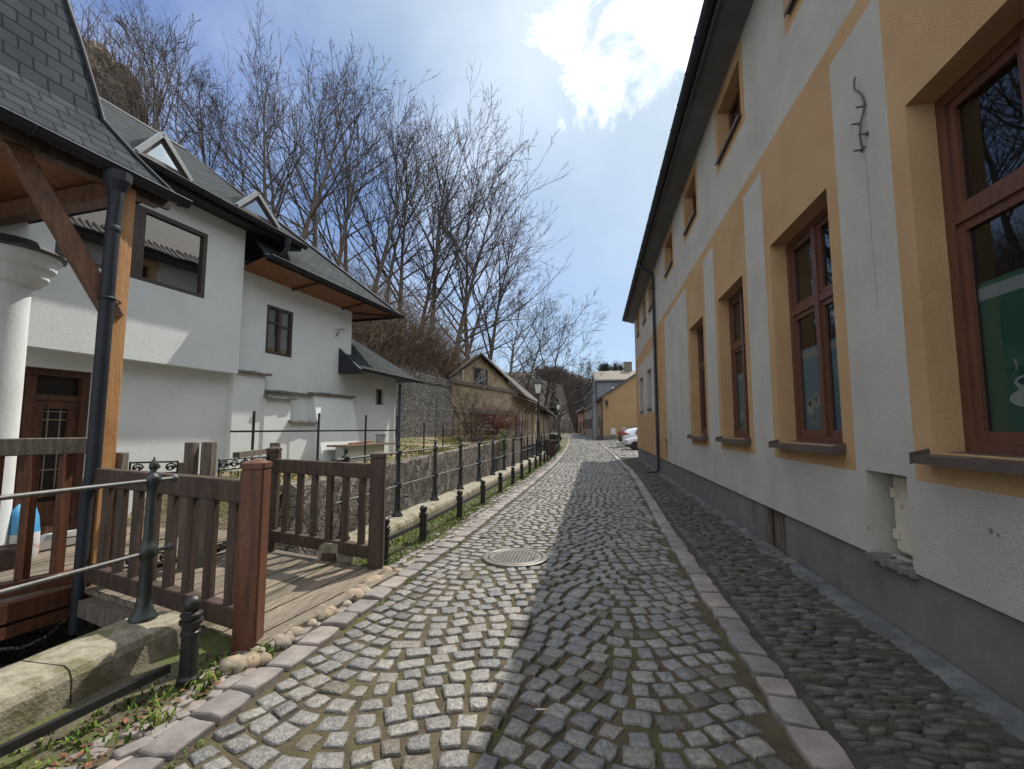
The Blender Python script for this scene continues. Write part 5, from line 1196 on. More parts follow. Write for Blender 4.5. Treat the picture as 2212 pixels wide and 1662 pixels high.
    # low canopy posts
    k = MB(); k.box(-4.75, -4.7, 30.6, 31.6, .75, 2.0); k.box(-4.76, -4.69, 30.6, 30.66, -1.4, 2.05); k.box(-4.76, -4.69, 31.54, 31.6, -1.4, 2.05)
    tag(k.build('board_screen', mat('red_brown_board', [(.07, .032, .028), (.11, .05, .042)], scale=3, stretch=(6, 6, 1), rough=.7, fine=.2)), 'red brown board screen standing in front of the old barn', 'screen')
build_barn()
def build_lamps():
    def lamp(x, y, z0, lab):
        t = thing('street_lamp', (x, y, z0), lab, 'street lamp', 'lanterns along the lane')
        H = 3.0
        k = MB(); k.lathe((x, y, z0), [(.17, -.2), (.17, .1), (.14, .14), (.13, .7), (.15, .74), (.11, .8), (.08, .95), (.065, 1.05), (.055, 1.6), (.075, 1.62), (.075, 1.68), (.05, 1.7), (.042, H - .5), (.07, H - .45), (.07, H - .38), (.04, H - .34), (.035, H - .05), (.09, H - .02), (.09, H)], 12); k.build('post', M_iron, t)
        def sq(h, z): return [(x - h, y - h, z0 + z), (x + h, y - h, z0 + z), (x + h, y + h, z0 + z), (x - h, y + h, z0 + z)]
        g = MB(); g.rings([sq(.105, H + .03), sq(.19, H + .5)], False, False); g.build('lantern_glass', mat('milky_lamp_glass', [(.72, .73, .71), (.8, .81, .79)], scale=3, rough=.25), t)
        f = MB(); a, b = sq(.11, H + .02), sq(.2, H + .51)
        for i in range(4): f.tube([a[i], b[i]], .013, 5); f.tube([b[i], b[(i + 1) % 4]], .015, 5); f.tube([a[i], a[(i + 1) % 4]], .013, 5)
        f.rings([sq(.24, H + .5), sq(.25, H + .53), sq(.15, H + .7), sq(.09, H + .74), sq(.1, H + .79), sq(.05, H + .86)], True, True)
        f.lathe((x, y, z0 + H + .86), [(.03, 0), (.045, .04), (.02, .09), (.006, .16)], 8); f.build('lantern_cap', M_iron, t)
        return t
    l0 = lamp(-2.66, 22.5, .25, 'tall green black street lantern on the coping near the old barn')
    l0.scale = (1.0, 1.0, 1.0)
    for x, y, s, lab in ((-4.0, 53, 1.21, 'street lantern beside the lane past the barn eave, second of the row'), (-6.17, 85, 1.26, 'street lantern half hidden behind the second lantern, third of the row'), (-7.77, 118, 1.26, 'small far street lantern left of the lane, fourth of the row'), (-6.9, 132, 1.25, 'farthest street lantern before the wooded bend of the lane')):
        c = dup(l0, (x, y, 0), lab, 0, (1, 1, s))
    # bracket lantern on the yellow wall
build_lamps()
def build_bin():
    x, y = -2.18, 23.0; t = thing('litter_bin', (x, y, 0), 'brown slatted litter bin on dark legs in the verge beside the nearest lantern', 'litter bin')
    k = MB()
    for i in range(14):
        a = 2 * math.pi * i / 14; k.beam((x + .2 * math.cos(a), y + .2 * math.sin(a), .32), (x + .215 * math.cos(a), y + .215 * math.sin(a), .98), .075, .02, up=(math.cos(a), math.sin(a), 0))
    k.build('slat_drum', mat('dark_red_slat', [(.055, .032, .028), (.09, .05, .042)], scale=3, stretch=(6, 6, 1), rough=.6), t)
    k = MB(); k.lathe((x, y, 0), [(.18, .3), (.19, .95)], 14); k.lathe((x, y, .98), [(.22, 0), (.24, .01), (.24, .03), (.22, .04)], 16, cap0=False, cap1=False); k.tube([(x - .26, y, 0), (x - .26, y, 1.0)], .022, 6); k.tube([(x + .26, y, 0), (x + .26, y, 1.0)], .022, 6); k.build('bin_stand', M_black, t)
build_bin()
def far_window(name, parent, c, u, w, h, m=None, n=None):
    """window with a frame, proud of a far wall; c centre, u wall direction, n outward"""
    u = Vector(u).normalized(); n = Vector(n); c = Vector(c); z = Vector((0, 0, 1)); k = MB()
    def q(a, b, o): return c + u * a + z * b + n * o
    for a0, a1, b0, b1 in ((-w / 2 - .08, -w / 2, -h / 2 - .08, h / 2 + .08), (w / 2, w / 2 + .08, -h / 2 - .08, h / 2 + .08), (-w / 2, w / 2, h / 2, h / 2 + .08), (-w / 2, w / 2, -h / 2 - .08, -h / 2), (-.03, .03, -h / 2, h / 2)):
        k.hexa([q(a0, b0, 0), q(a1, b0, 0), q(a1, b0, .06), q(a0, b0, .06), q(a0, b1, 0), q(a1, b1, 0), q(a1, b1, .06), q(a0, b1, .06)])
    fo = k.build(name, M_dkframe if m is None else m, parent); k = MB(); k.poly([q(-w / 2, -h / 2, .02), q(w / 2, -h / 2, .02), q(w / 2, h / 2, .02), q(-w / 2, h / 2, .02)]); k.build('pane', M_mirror, fo)
def build_far_houses():
    M_yel = mat('ochre_yellow_plaster', [(.36, .235, .115), (.41, .27, .14)], scale=.6, rough=.9, fine=.06)
    M_pink = mat('dull_pink_plaster', [(.33, .2, .13), (.4, .25, .17)], scale=.8, rough=.9, fine=.1)
    M_blue = mat('grey_blue_render', [(.25, .27, .31), (.31, .33, .37)], scale=.6, rough=.9, fine=.06)
    M_brn = mat('grey_brown_plaster', [(.19, .165, .135), (.27, .235, .19)], scale=.8, rough=.9, fine=.15)
    M_eter = mat('pale_fibre_roof', [(.15, .13, .108), (.195, .17, .142)], scale=3, stretch=(.3, 3, 3), rough=.85, fine=.15)
    # yellow house with gable wall to the parking yard
    t = thing('yellow_house', (1.14, 64, 0), 'yellow ochre house with a sloping dark roof edge facing the parked cars', 'house')
    k = MB(); k.poly([(1.14, 64, .5), (14, 64, .5), (14, 64, 12.0), (9.5, 64, 11.2), (1.14, 64, 5.75)], 0); k.poly([(1.14, 64, .5), (1.14, 64, 5.75), (.42, 74.6, 5.75), (.42, 74.6, .5)], 1); k.build('wall', [M_yel, M_pink], t)
    k = MB(); k.poly([(1.10, 63.96, -.1), (14, 63.96, -.1), (14, 63.96, .52), (1.10, 63.96, .52)]); k.poly([(1.10, 63.96, -.1), (1.10, 63.96, .52), (.38, 74.6, .52), (.38, 74.6, -.1)]); k.build('plinth', M_plinth, t)
    k = MB(); k.hexa([(.75, 63.7, 5.5), (9.6, 63.7, 11.25), (9.0, 74.6, 11.25), (.05, 74.6, 5.5), (.75, 63.7, 5.78), (9.6, 63.7, 11.55), (9.0, 74.6, 11.55), (.05, 74.6, 5.78)]); k.build('roof', M_slate_flat, t)
    k = MB(); k.tube([(.7, 64.0, 5.4), (1.04, 63.9, 5.0), (1.06, 63.9, .1)], .06, 8); k.build('downpipe', M_gutter, t)
    k = MB(); k.poly([(1.02 - .025, 66, .15), (1.02 - .025, 66, 2.9), (.88 - .025, 68, 2.9), (.88 - .025, 68, .15)]); k.build('door', M_dkwood, t)
    far_window('window', t, (.72, 70.2, 2.6), (-.068, 1, 0), 1.1, 1.5, n=(-1, -.07, 0))
    k = MB(); k.box(2.15, 2.8, 63.9, 63.99, .75, 1.55); k.build('wall_panel', mat('white_painted_panel', [(.5, .49, .46), (.68, .67, .63)], scale=4, rough=.7), t)
    tl = thing('wall_lantern', (1.6, 63.5, 4.4), 'dark bracket lantern on the yellow gable wall', 'wall lantern')
    k = MB(); k.tube([(1.18, 63.95, 5.35), (1.6, 63.5, 5.35), (1.7, 63.4, 5.2)], .03, 6); k.build('bracket', M_black, tl)
    k = MB(); k.lathe((1.7, 63.4, 4.1), [(.03, 0), (.07, .12), (.06, .3), (.02, .42), (.1, .48), (.19, .95), (.3, .97), (.12, 1.12), (.04, 1.3), (.01, 1.45)], 8, sm=False); k.build('lantern', M_iron, tl)
    # grey blue house with the broad pale roof
    t = thing('grey_house', (.3, 75, 0), 'grey blue house with a broad pale roof rising behind the yellow house', 'house')
    k = MB(); k.poly([(.32, 75, 0), (13, 75, 0), (13, 75, 9.3), (.32, 75, 9.3)], 0); k.poly([(.32, 75, 0), (.32, 75, 9.3), (.05, 79, 11), (-.2, 83, 9.3), (-.2, 83, 0)], 0); k.build('wall', M_blue, t)
    k = MB(); k.hexa([(.1, 74.6, 9.1), (13, 74.6, 9.1), (13, 79, 10.95), (-.1, 79, 10.95), (.1, 74.6, 9.25), (13, 74.6, 9.25), (13, 79, 11.1), (-.1, 79, 11.1)]); k.hexa([(-.1, 79, 10.95), (13, 79, 10.95), (13, 83.4, 9.1), (-.4, 83.4, 9.1), (-.1, 79, 11.1), (13, 79, 11.1), (13, 83.4, 9.25), (-.4, 83.4, 9.25)]); k.build('roof', M_eter, t)
    k = MB(); k.beam((.1, 74.5, 9.12), (13, 74.5, 9.12), .14, .14); k.build('gutter', M_zinc, t)
    k = MB(); k.box(5.0, 6.3, 78.7, 79.6, 10.8, 12.4); k.box(4.95, 6.35, 78.65, 79.65, 12.4, 12.55); k.build('chimney', M_eter, t)
    k = MB(); k.tube([(.45, 74.6, 9.1), (.4, 74.85, 8.6), (.4, 74.85, 5.5)], .06, 6); k.build('downpipe', M_gutter, t)
    for x in (3.6, 6.2): far_window('window', t, (x, 74.98, 7.5), (1, 0, 0), 1.6, 1.1, n=(0, -1, 0))
    # tall brown town house along the lane
    t = thing('brown_town_house', (-.4, 84, 0), 'tall grey brown town house with a moulded cornice along the lane', 'house')
    F0, F1 = Vector((-.35, 84, 0)), Vector((-2.1, 106, 0)); u = (F1 - F0).normalized(); n = Vector((-u.y, u.x, 0))
    k = MB(); k.poly([F0, F0 + Vector((0, 0, 9.2)), F1 + Vector((0, 0, 9.2)), F1]); k.poly([F0, F0 + Vector((9, 1, 0)), F0 + Vector((9, 1, 9.2)), F0 + Vector((0, 0, 9.2))]); k.poly([F1, F1 + Vector((0, 0, 9.2)), F1 + Vector((9, 1, 9.2)), F1 + Vector((9, 1, 0))]); k.build('wall', M_brn, t)
    for z, o, hgt in ((9.0, .35, .3), (5.2, .15, .2)):
        k = MB(); k.hexa([F0 + n * o + Vector((0, -.3, z)), F0 + Vector((0, -.3, z)), F1 + Vector((0, .3, z)), F1 + n * o + Vector((0, .3, z)), F0 + n * (o + .12) + Vector((0, -.3, z + hgt)), F0 + Vector((0, -.3, z + hgt)), F1 + Vector((0, .3, z + hgt)), F1 + n * (o + .12) + Vector((0, .3, z + hgt))]); k.build('cornice', M_oldwood, t)
    k = MB(); k.hexa([F0 + n * .5 + Vector((0, -.3, 9.3)), F0 + Vector((5, 0, 12)), F1 + Vector((5, 0, 12)), F1 + n * .5 + Vector((0, .3, 9.3)), F0 + n * .5 + Vector((0, -.3, 9.45)), F0 + Vector((5, 0, 12.2)), F1 + Vector((5, 0, 12.2)), F1 + n * .5 + Vector((0, .3, 9.45))]); k.build('roof', M_slate_flat, t)
    for i in range(7):
        for z, h in ((2.4, 1.7), (7.0, 1.8)): far_window('window', t, F0 + u * (1.8 + i * 3.1) + Vector((0, 0, z)), u, 1.1, h, n=n)
    # low house at the bend
    t = thing('low_pink_house', (-2.3, 107, 0), 'low pinkish house with a dark jutting eave at the bend of the lane', 'house')
    F0, F1 = Vector((-2.25, 107, 0)), Vector((-4.1, 121, 0)); u = (F1 - F0).normalized(); n = Vector((-u.y, u.x, 0))
    k = MB(); k.poly([F0, F0 + Vector((0, 0, 5.8)), F1 + Vector((0, 0, 5.8)), F1]); k.poly([F0, F0 + Vector((8, 1, 0)), F0 + Vector((8, 1, 5.8)), F0 + Vector((0, 0, 5.8))]); k.poly([F1, F1 + Vector((0, 0, 5.8)), F1 + Vector((8, 1, 5.8)), F1 + Vector((8, 1, 0))]); k.build('wall', M_pink, t)
    k = MB(); k.hexa([F0 + n * .8 + Vector((0, -.3, 5.5)), F0 + Vector((4, 0, 8.2)), F1 + Vector((4, 0, 8.2)), F1 + n * .8 + Vector((0, .3, 5.5)), F0 + n * .8 + Vector((0, -.3, 5.7)), F0 + Vector((4, 0, 8.4)), F1 + Vector((4, 0, 8.4)), F1 + n * .8 + Vector((0, .3, 5.7))]); k.build('roof', M_slate_flat, t)
    for i in range(4): far_window('window', t, F0 + u * (2 + i * 3.3) + Vector((0, 0, 2.3)), u, 1, 1.5, n=n)
    k = MB(); k.tube([F0 + n * .8 + Vector((0, 0, 5.5)), F0 + n * .1 + Vector((0, 0, 4.9)), F0 + n * .1], .07, 6); k.build('downpipe', M_gutter, t)
    # string of lights / cable over the lane
    a, b = Vector((-1.9, 100, 7.9)), Vector((-12, 97, 9.2)); k = MB(); k.tube([a.lerp(b, i / 14) - Vector((0, 0, 1.8 * (1 - (2 * i / 14 - 1) ** 2))) for i in range(15)], .03, 4); tag(k.build('overhead_cable', M_zinc), 'thin pale cable sagging across the far end of the lane', 'cable')
build_far_houses()
def build_car(loc, face, body_m, label, suv=False):
    """car with its length along X; face=-1 nose to the left, +1 nose to the right"""
    L, Wd, Hh = (4.3, 1.78, 1.45) if not suv else (4.55, 1.85, 1.68)
    hood = .98 if not suv else 1.12; belt = .92 if not suv else 1.05; gc = .2 if not suv else .25
    t = thing('parked_car', loc, label, 'car', 'cars parked in the yard'); x0, y0 = loc[0], loc[1]
    def X(s): return x0 + (s if face < 0 else -s)
    # stations from nose (s=0) to tail: (s, halfwidth, bottom, shoulder, roof halfwidth, roof z)
    st = [(0, .62, .32, .55, .5, .6), (.06, .74, .25, .66, .62, .72), (.3, .86, gc, .76, .72, .84), (.9, .89, gc, .88, .74, hood * .97), (1.32, .89, gc, belt - .02, .72, hood), (2.05, .89, gc, belt, .6, Hh - .06), (2.7, .89, gc, belt + .01, .58, Hh), (3.45, .89, gc, belt + .03, .57, Hh - .05), (L - .45, .87, gc, belt + .05, .6, belt + .36 if not suv else Hh - .2), (L - .1, .82, gc + .04, belt + .02, .66, belt + .08 if not suv else belt + .35), (L, .72, .38, .8, .6, .88)]
    k = MB(); rs = []
    for s, hw, b, sh, rw, rz in st:
        hw *= Wd / 1.78; half = [(hw * .86, b), (hw * .98, b + (sh - b) * .25), (hw, b + (sh - b) * .6), (hw * .97, sh), (rw + (hw * .97 - rw) * .35, sh + (rz - sh) * .6), (rw, rz - .03), (rw * .6, rz)]
        rs.append([(X(s), y0 - a, z) for a, z in half] + [(X(s), y0 + a, z) for a, z in reversed(half)])
    if face > 0: rs = [list(reversed(r)) for r in rs]
    k.rings(rs, True, True, 0, True)
    bo = k.build('body', body_m, t)
    m = bo.modifiers.new('sub', 'SUBSURF'); m.levels = 1; m.render_levels = 2
    M_gl = mat('car_glass', [(.012, .015, .018), (.02, .024, .028)], scale=1, rough=.06, spec=.8)
    for sg in (-1, 1):
        k = MB(); y = y0 + sg * .80 * Wd / 1.78
        for a, b, c, d in ((1.62, 2.0, 2.62, 2.62), (2.7, 2.7, 3.35, 3.6)):
            k.poly([(X(a), y + sg * .075, belt + .03), (X(b), y - sg * .12, Hh - .13), (X(c), y - sg * .14, Hh - .11), (X(d), y + sg * .075, belt + .05)])
        k.build('side_window', M_gl, t)
    k = MB(); k.poly([(X(1.38), y0 - .64, hood + .02), (X(1.38), y0 + .64, hood + .02), (X(2.0), y0 + .52, Hh - .045), (X(2.0), y0 - .52, Hh - .045)]); k.build('windscreen', M_gl, t)
    k = MB(); k.poly([(X(L - .36), y0 - .52, Hh - .17), (X(L - .36), y0 + .52, Hh - .17), (X(L - .03), y0 + .6, belt + .1), (X(L - .03), y0 - .6, belt + .1)]); k.build('rear_window', M_gl, t)
    M_tyre = mat('tyre_rubber', [(.015, .015, .016), (.025, .025, .026)], scale=9, rough=.85); M_rim = mat('alloy_rim', [(.45, .45, .46), (.55, .55, .56)], scale=6, rough=.35, metallic=.5)
    for s in (.85, L - .78):
        for sg in (-1, 1):
            c = (X(s), y0 + sg * (.86 * Wd / 1.78 - .1), .33); k = MB(); k.lathe(c, [(.2, .0), (.31, .0), (.33, .03), (.33, .16), (.31, .19), (.2, .19)], 22, axis=(0, sg, 0)); wo = k.build('wheel', M_tyre, t)
            k = MB(); k.lathe(c, [(.205, .16), (.21, .185), (.185, .185), (.17, .12), (.06, .14), (.05, .175), (.0, .178)], 20, axis=(0, sg, 0), cap0=False, cap1=False)
            for j in range(7):
                a = 2 * math.pi * j / 7; k.beam((c[0] + .04 * math.cos(a), c[1] + sg * .17, c[2] + .04 * math.sin(a)), (c[0] + .2 * math.cos(a), c[1] + sg * .175, c[2] + .2 * math.sin(a)), .05, .02, up=(0, sg, 0))
            k.build('rim', M_rim, wo)
    M_hl = mat('headlight_lens', [(.3, .32, .34), (.5, .52, .54)], scale=12, rough=.12); M_tl = mat('tail_light', [(.30, .015, .02), (.42, .03, .03)], scale=9, rough=.2)
    for sg in (-1, 1):
        k = MB(); y = y0 + sg * .72; k.lathe((X(.22), y, .68), [(.0, .12), (.06, .105), (.1, .06), (.115, .0)], 10, axis=(face * .55 if face < 0 else .55, sg * .8, .1), cap1=False); k.build('headlight', M_hl, t)
        k = MB(); zt = belt - .1 if not suv else belt + .0; yy = y0 + sg * .80
        k.hexa([(X(L - .55), yy + sg * .075, zt + .02), (X(L - .02), yy - sg * .18, zt), (X(L + .015), yy - sg * .2, zt), (X(L - .1), yy + sg * .085, zt), (X(L - .25), yy + sg * .05, zt + .16), (X(L - .08), yy - sg * .18, zt + .18), (X(L - .04), yy - sg * .2, zt + .18), (X(L - .15), yy + sg * .055, zt + .18)]); k.build('tail_light', M_tl, t)
    k = MB(); k.box(min(X(-.012), X(.1)), max(X(-.012), X(.1)), y0 - .4, y0 + .4, .36, .52); k.build('grille', M_black, t)
    k = MB()
    for sg in (-1, 1): k.hexa([(X(.14), y0 + sg * .78, .3), (X(.14), y0 + sg * .66, .3), (X(.5), y0 + sg * .87, .3), (X(.5), y0 + sg * .9, .3), (X(.14), y0 + sg * .8, .42), (X(.14), y0 + sg * .66, .42), (X(.5), y0 + sg * .87, .42), (X(.5), y0 + sg * .91, .42)])
    k.build('bumper_vent', M_black, t)
    if suv:
        k = MB(); k.hexa([(X(L - .3), y0 - .6, Hh - .06), (X(L - .3), y0 + .6, Hh - .06), (X(L + .1), y0 + .55, Hh - .09), (X(L + .1), y0 - .55, Hh - .09), (X(L - .3), y0 - .6, Hh - .03), (X(L - .3), y0 + .6, Hh - .03), (X(L + .1), y0 + .55, Hh - .06), (X(L + .1), y0 - .55, Hh - .06)]); k.build('roof_spoiler', body_m, t)
        for sg in (-1, 1): k = MB(); k.tube([(X(1.9), y0 + sg * .62, Hh + .02), (X(2.2), y0 + sg * .63, Hh + .07), (X(L - .9), y0 + sg * .62, Hh + .05), (X(L - .7), y0 + sg * .62, Hh - .02)], .018, 6); k.build('roof_rail', M_black, t)
    for sg in (-1, 1): k = MB(); k.hexa([(X(1.5), y0 + sg * .9, belt), (X(1.5), y0 + sg * 1.04, belt), (X(1.66), y0 + sg * 1.04, belt), (X(1.66), y0 + sg * .9, belt), (X(1.53), y0 + sg * .9, belt + .13), (X(1.53), y0 + sg * 1.03, belt + .13), (X(1.66), y0 + sg * 1.03, belt + .13), (X(1.66), y0 + sg * .9, belt + .13)]); k.build('wing_mirror', body_m, t)
    return t
build_car((2.03, 35.6, 0), -1, mat('silver_car_paint', [(.52, .53, .56), (.56, .57, .6)], scale=.6, rough=.3, metallic=.35, coat=.6), 'silver hatchback parked nose out in the yard behind the ochre house')
build_car((2.35 + 4.55, 41.0, .24), 1, mat('white_car_paint', [(.62, .66, .72), (.68, .71, .77)], scale=.6, rough=.28, coat=.6), 'white car with roof rails parked tail out behind the silver car', True)
build_car((2.32 + 4.5, 46.5, .24), 1, mat('dark_car_paint', [(.07, .03, .025), (.1, .045, .035)], scale=.6, rough=.3, coat=.6), 'dark brownish red car mostly hidden behind the white car', True)
def build_person(loc, face, label, shirt, trousers, walk=.12):
    x, y, z = loc; ca, sa = math.cos(face), math.sin(face)
    def P(f, s, h): return (f * ca - s * sa, f * sa + s * ca, h)      # forward, sideways, up
    J = [P(0, 0, .95), P(.01, 0, 1.15), P(.02, 0, 1.38), P(.02, 0, 1.5), P(.04, 0, 1.63), P(.04, 0, 1.74),
         P(0, .1, .92), P(walk * .6, .1, .5), P(walk, .1, .08), P(walk + .16, .11, .04), P(0, -.1, .92), P(-walk * .2, -.1, .5), P(-walk * 1.3, -.1, .1), P(-walk * 1.3 + .15, -.11, .04),
         P(0, .19, 1.42), P(-.06, .24, 1.14), P(.03, .25, .9), P(.06, .25, .8), P(0, -.19, 1.42), P(.05, -.24, 1.14), P(.12, -.24, .9), P(.15, -.24, .8)]
    E = [(0, 1), (1, 2), (2, 3), (3, 4), (4, 5), (0, 6), (6, 7), (7, 8), (8, 9), (0, 10), (10, 11), (11, 12), (12, 13), (2, 14), (14, 15), (15, 16), (16, 17), (2, 18), (18, 19), (19, 20), (20, 21)]
    rad = [.16, .15, .16, .06, .095, .085, .095, .065, .045, .04, .095, .065, .045, .04, .07, .05, .035, .03, .07, .05, .035, .03]
    me = bpy.data.meshes.new('person'); me.from_pydata([Vector(p) for p in J], E, []); o = bpy.data.objects.new('person', me); COL.objects.link(o)
    sk = o.modifiers.new('skin', 'SKIN'); sl = me.skin_vertices[0].data
    for i, v in enumerate(sl): v.radius = (rad[i], rad[i])
    sl[0].use_root = True
    sd = o.modifiers.new('sub', 'SUBSURF'); sd.levels = 2; sd.render_levels = 2
    dg = bpy.context.evaluated_depsgraph_get(); m2 = bpy.data.meshes.new_from_object(o.evaluated_get(dg)); bpy.data.objects.remove(o)
    for m in (shirt, trousers, mat('skin_tone', [(.42, .27, .2)], rough=.6), mat('dark_shoe', [(.03, .027, .025)], rough=.6)): m2.materials.append(m)
    for p in m2.polygons: p.use_smooth = True; c = p.center.z; p.material_index = 2 if c > 1.53 or (c < .9 and math.hypot(p.center.x, p.center.y) > .2 and c > .7) else 0 if c > .93 else (3 if c < .1 else 1)
    o = bpy.data.objects.new('person', m2); COL.objects.link(o); o.location = loc; tag(o, label, 'person')
    h = MB(); q = Vector(loc) + Vector(P(.02, 0, 1.7)); h.lathe(q, [(.1, -.08), (.115, -.02), (.11, .06), (.07, .105), (.01, .12)], 10); h.build('hair', mat('dark_hair', [(.03, .022, .018)], rough=.7), o)
    return o
build_person((-4.35, 109, 0), R(-80), 'person in dark jacket with pale cap walking left on the far lane', mat('dark_jacket', [(.03, .03, .035)], rough=.8), mat('grey_trousers', [(.06, .06, .065)], rough=.8))
build_person((-3.2, 109.4, 0), R(-85), 'person in black coat walking right of the companion on the far lane', mat('black_coat', [(.015, .015, .018)], rough=.8), mat('black_trousers', [(.02, .02, .022)], rough=.8))
# ------------------------------------------------------------------ bare trees, scrub, rock, far wood
def grow(seed, H, r0, spread=.5, limbs=9, sub=(6, 5, 4), up=.35, trunk_frac=.8, first=.25, forks=0, wob=.06, rmin=.0095):
    """bare tree: returns (trunk MB, crown MB) with the base at the origin"""
    r = random.Random(seed); T, C = MB(), MB()
    def path(p, d, l, n, wander, trop):
        pts = [p.copy()]; d = d.normalized()
        for i in range(n):
            d = (d + Vector((r.gauss(0, wander), r.gauss(0, wander), r.gauss(0, wander) + trop / n))).normalized(); p = p + d * (l / n); pts.append(p.copy())
        return pts
    def at(pts, f):
        k = f * (len(pts) - 1); i = min(int(k), len(pts) - 2); return pts[i].lerp(pts[i + 1], k - i), (pts[i + 1] - pts[i]).normalized()
    def branch(p, d, l, rad, lev):
        n = 5 if lev <= 1 else (4 if lev == 2 else 3)
        pts = path(p, d, l, n, .04 + .028 * lev, up * (.7 if lev < 3 else .4)); rs = [max(rmin, rad * (1 - .78 * i / n)) for i in range(n + 1)]
        C.tube(pts, rs, 5 if lev <= 1 else (4 if lev == 2 else 3), 0, lev <= 2, False)
        if lev > len(sub): return
        m = sub[lev - 1]; m = max(2, int(m * r.uniform(.75, 1.3)))
        for i in range(m):
            f = r.uniform(.22, 1.0) if i else 1.0; q, dd = at(pts, f * .999)
            ax = dd.orthogonal().normalized(); ax.rotate(Matrix.Rotation(r.uniform(0, 6.283), 3, dd)); a = r.uniform(.35, .8) * (1.0 if f < 1 else .4)
            nd = (dd * math.cos(a) + ax * math.sin(a)).normalized()
            branch(q, nd, l * r.uniform(.34, .56) * (1.15 - .35 * f), max(rmin, rad * .5 * (1.1 - .5 * f)), lev + 1)
    tr = path(Vector((0, 0, -.6)), Vector((r.gauss(0, .05), r.gauss(0, .05), 1)), H * trunk_frac, 9, wob, .25)
    rt = [r0 * (1.35 if i == 0 else 1 - .82 * (i / 9)) for i in range(10)]
    T.tube(tr, rt, 8, 0, True, False)
    for i in range(limbs):
        f = first + (1 - first) * ((i + r.uniform(0, .8)) / limbs); f = min(f, .985); q, dd = at(tr, f); a = r.uniform(0, 6.283) + i * 2.4
        out = Vector((math.cos(a), math.sin(a), 0)); e = r.uniform(.55, 1.0) * spread * (1.25 - .5 * f)
        d = (dd * (1 - e * .45) + out * e).normalized()
        branch(q, d, H * r.uniform(.26, .42) * (1.15 - .45 * f) * (1 + spread * .3), r0 * (.46 - .27 * f), 1)
    for i in range(3):
        q, dd = at(tr, .999); branch(q, (dd + Vector((r.gauss(0, .25), r.gauss(0, .25), .2))).normalized(), H * (1 - trunk_frac) * r.uniform(.8, 1.1), r0 * .17, 1)
    return T, C
PROTO = []
def tree_proto(seed, **kw):
    T, C = grow(seed, **kw); out = []
    for b, nm, m in ((T, 'trunk', M_bark), (C, 'crown', M_twig)):
        me = bpy.data.meshes.new(nm); me.from_pydata(b.v, [], b.f); me.materials.append(m); me.polygons.foreach_set('use_smooth', b.s); me.update(); out.append(me)
    return out, max(v[2] for v in C.v)
PROTO = [tree_proto(21, H=16, r0=.22, spread=.8, limbs=12, sub=(7, 4, 3), up=.3, wob=.05, rmin=.0105), tree_proto(22, H=17, r0=.24, spread=.7, limbs=13, sub=(7, 4, 3), up=.3, first=.25, wob=.045, rmin=.0105),
         tree_proto(23, H=16, r0=.21, spread=.85, limbs=12, sub=(7, 4, 3), up=.28, first=.2, wob=.05), tree_proto(24, H=18, r0=.26, spread=.68, limbs=13, sub=(7, 5, 3), up=.26, first=.32, wob=.03),
         tree_proto(25, H=15, r0=.22, spread=.85, limbs=12, sub=(7, 6, 4), up=.3, first=.3, wob=.1), tree_proto(26, H=9, r0=.09, spread=.75, limbs=12, sub=(5, 4, 3), up=.2, first=.15, wob=.1)]
TREE_GROUP = 'bare trees on the wooded slope'
def plant(px, dist, ptx, pty, k, label, rot, lean=None):
    """a tree on the slope: px = picture column of the foot, dist = metres, (ptx, pty) = where its top reaches"""
    d = skydir(px, 925); q = Vector((d.x, d.y)).normalized() * dist; x, y = q.x, q.y
    gz = hill_z(x, y) if x < xr(y) else bank_z(y)
    dt = skydir(ptx, pty); s = dist / math.hypot(dt.x, dt.y); top = Vector((dt.x * s, dt.y * s, 1.6 + dt.z * s))
    (mt, mc), H = PROTO[k]; h = top.z - gz; sc = h / H
    root = bpy.data.objects.new('bare_tree', None); COL.objects.link(root); root.location = (x, y, gz); tag(root, label, 'tree', TREE_GROUP)
    lx, ly = (top.x - x) / h, (top.y - y) / h
    zax = Vector((lx, ly, 1)).normalized(); root.rotation_mode = 'QUATERNION'; root.rotation_quaternion = Vector((0, 0, 1)).rotation_difference(zax) @ Matrix.Rotation(rot, 3, 'Z').to_quaternion()
    root.scale = (sc, sc, sc)
    for nm, me in (('trunk', mt), ('crown', mc)):
        o = bpy.data.objects.new(nm, me); COL.objects.link(o); o.parent = root
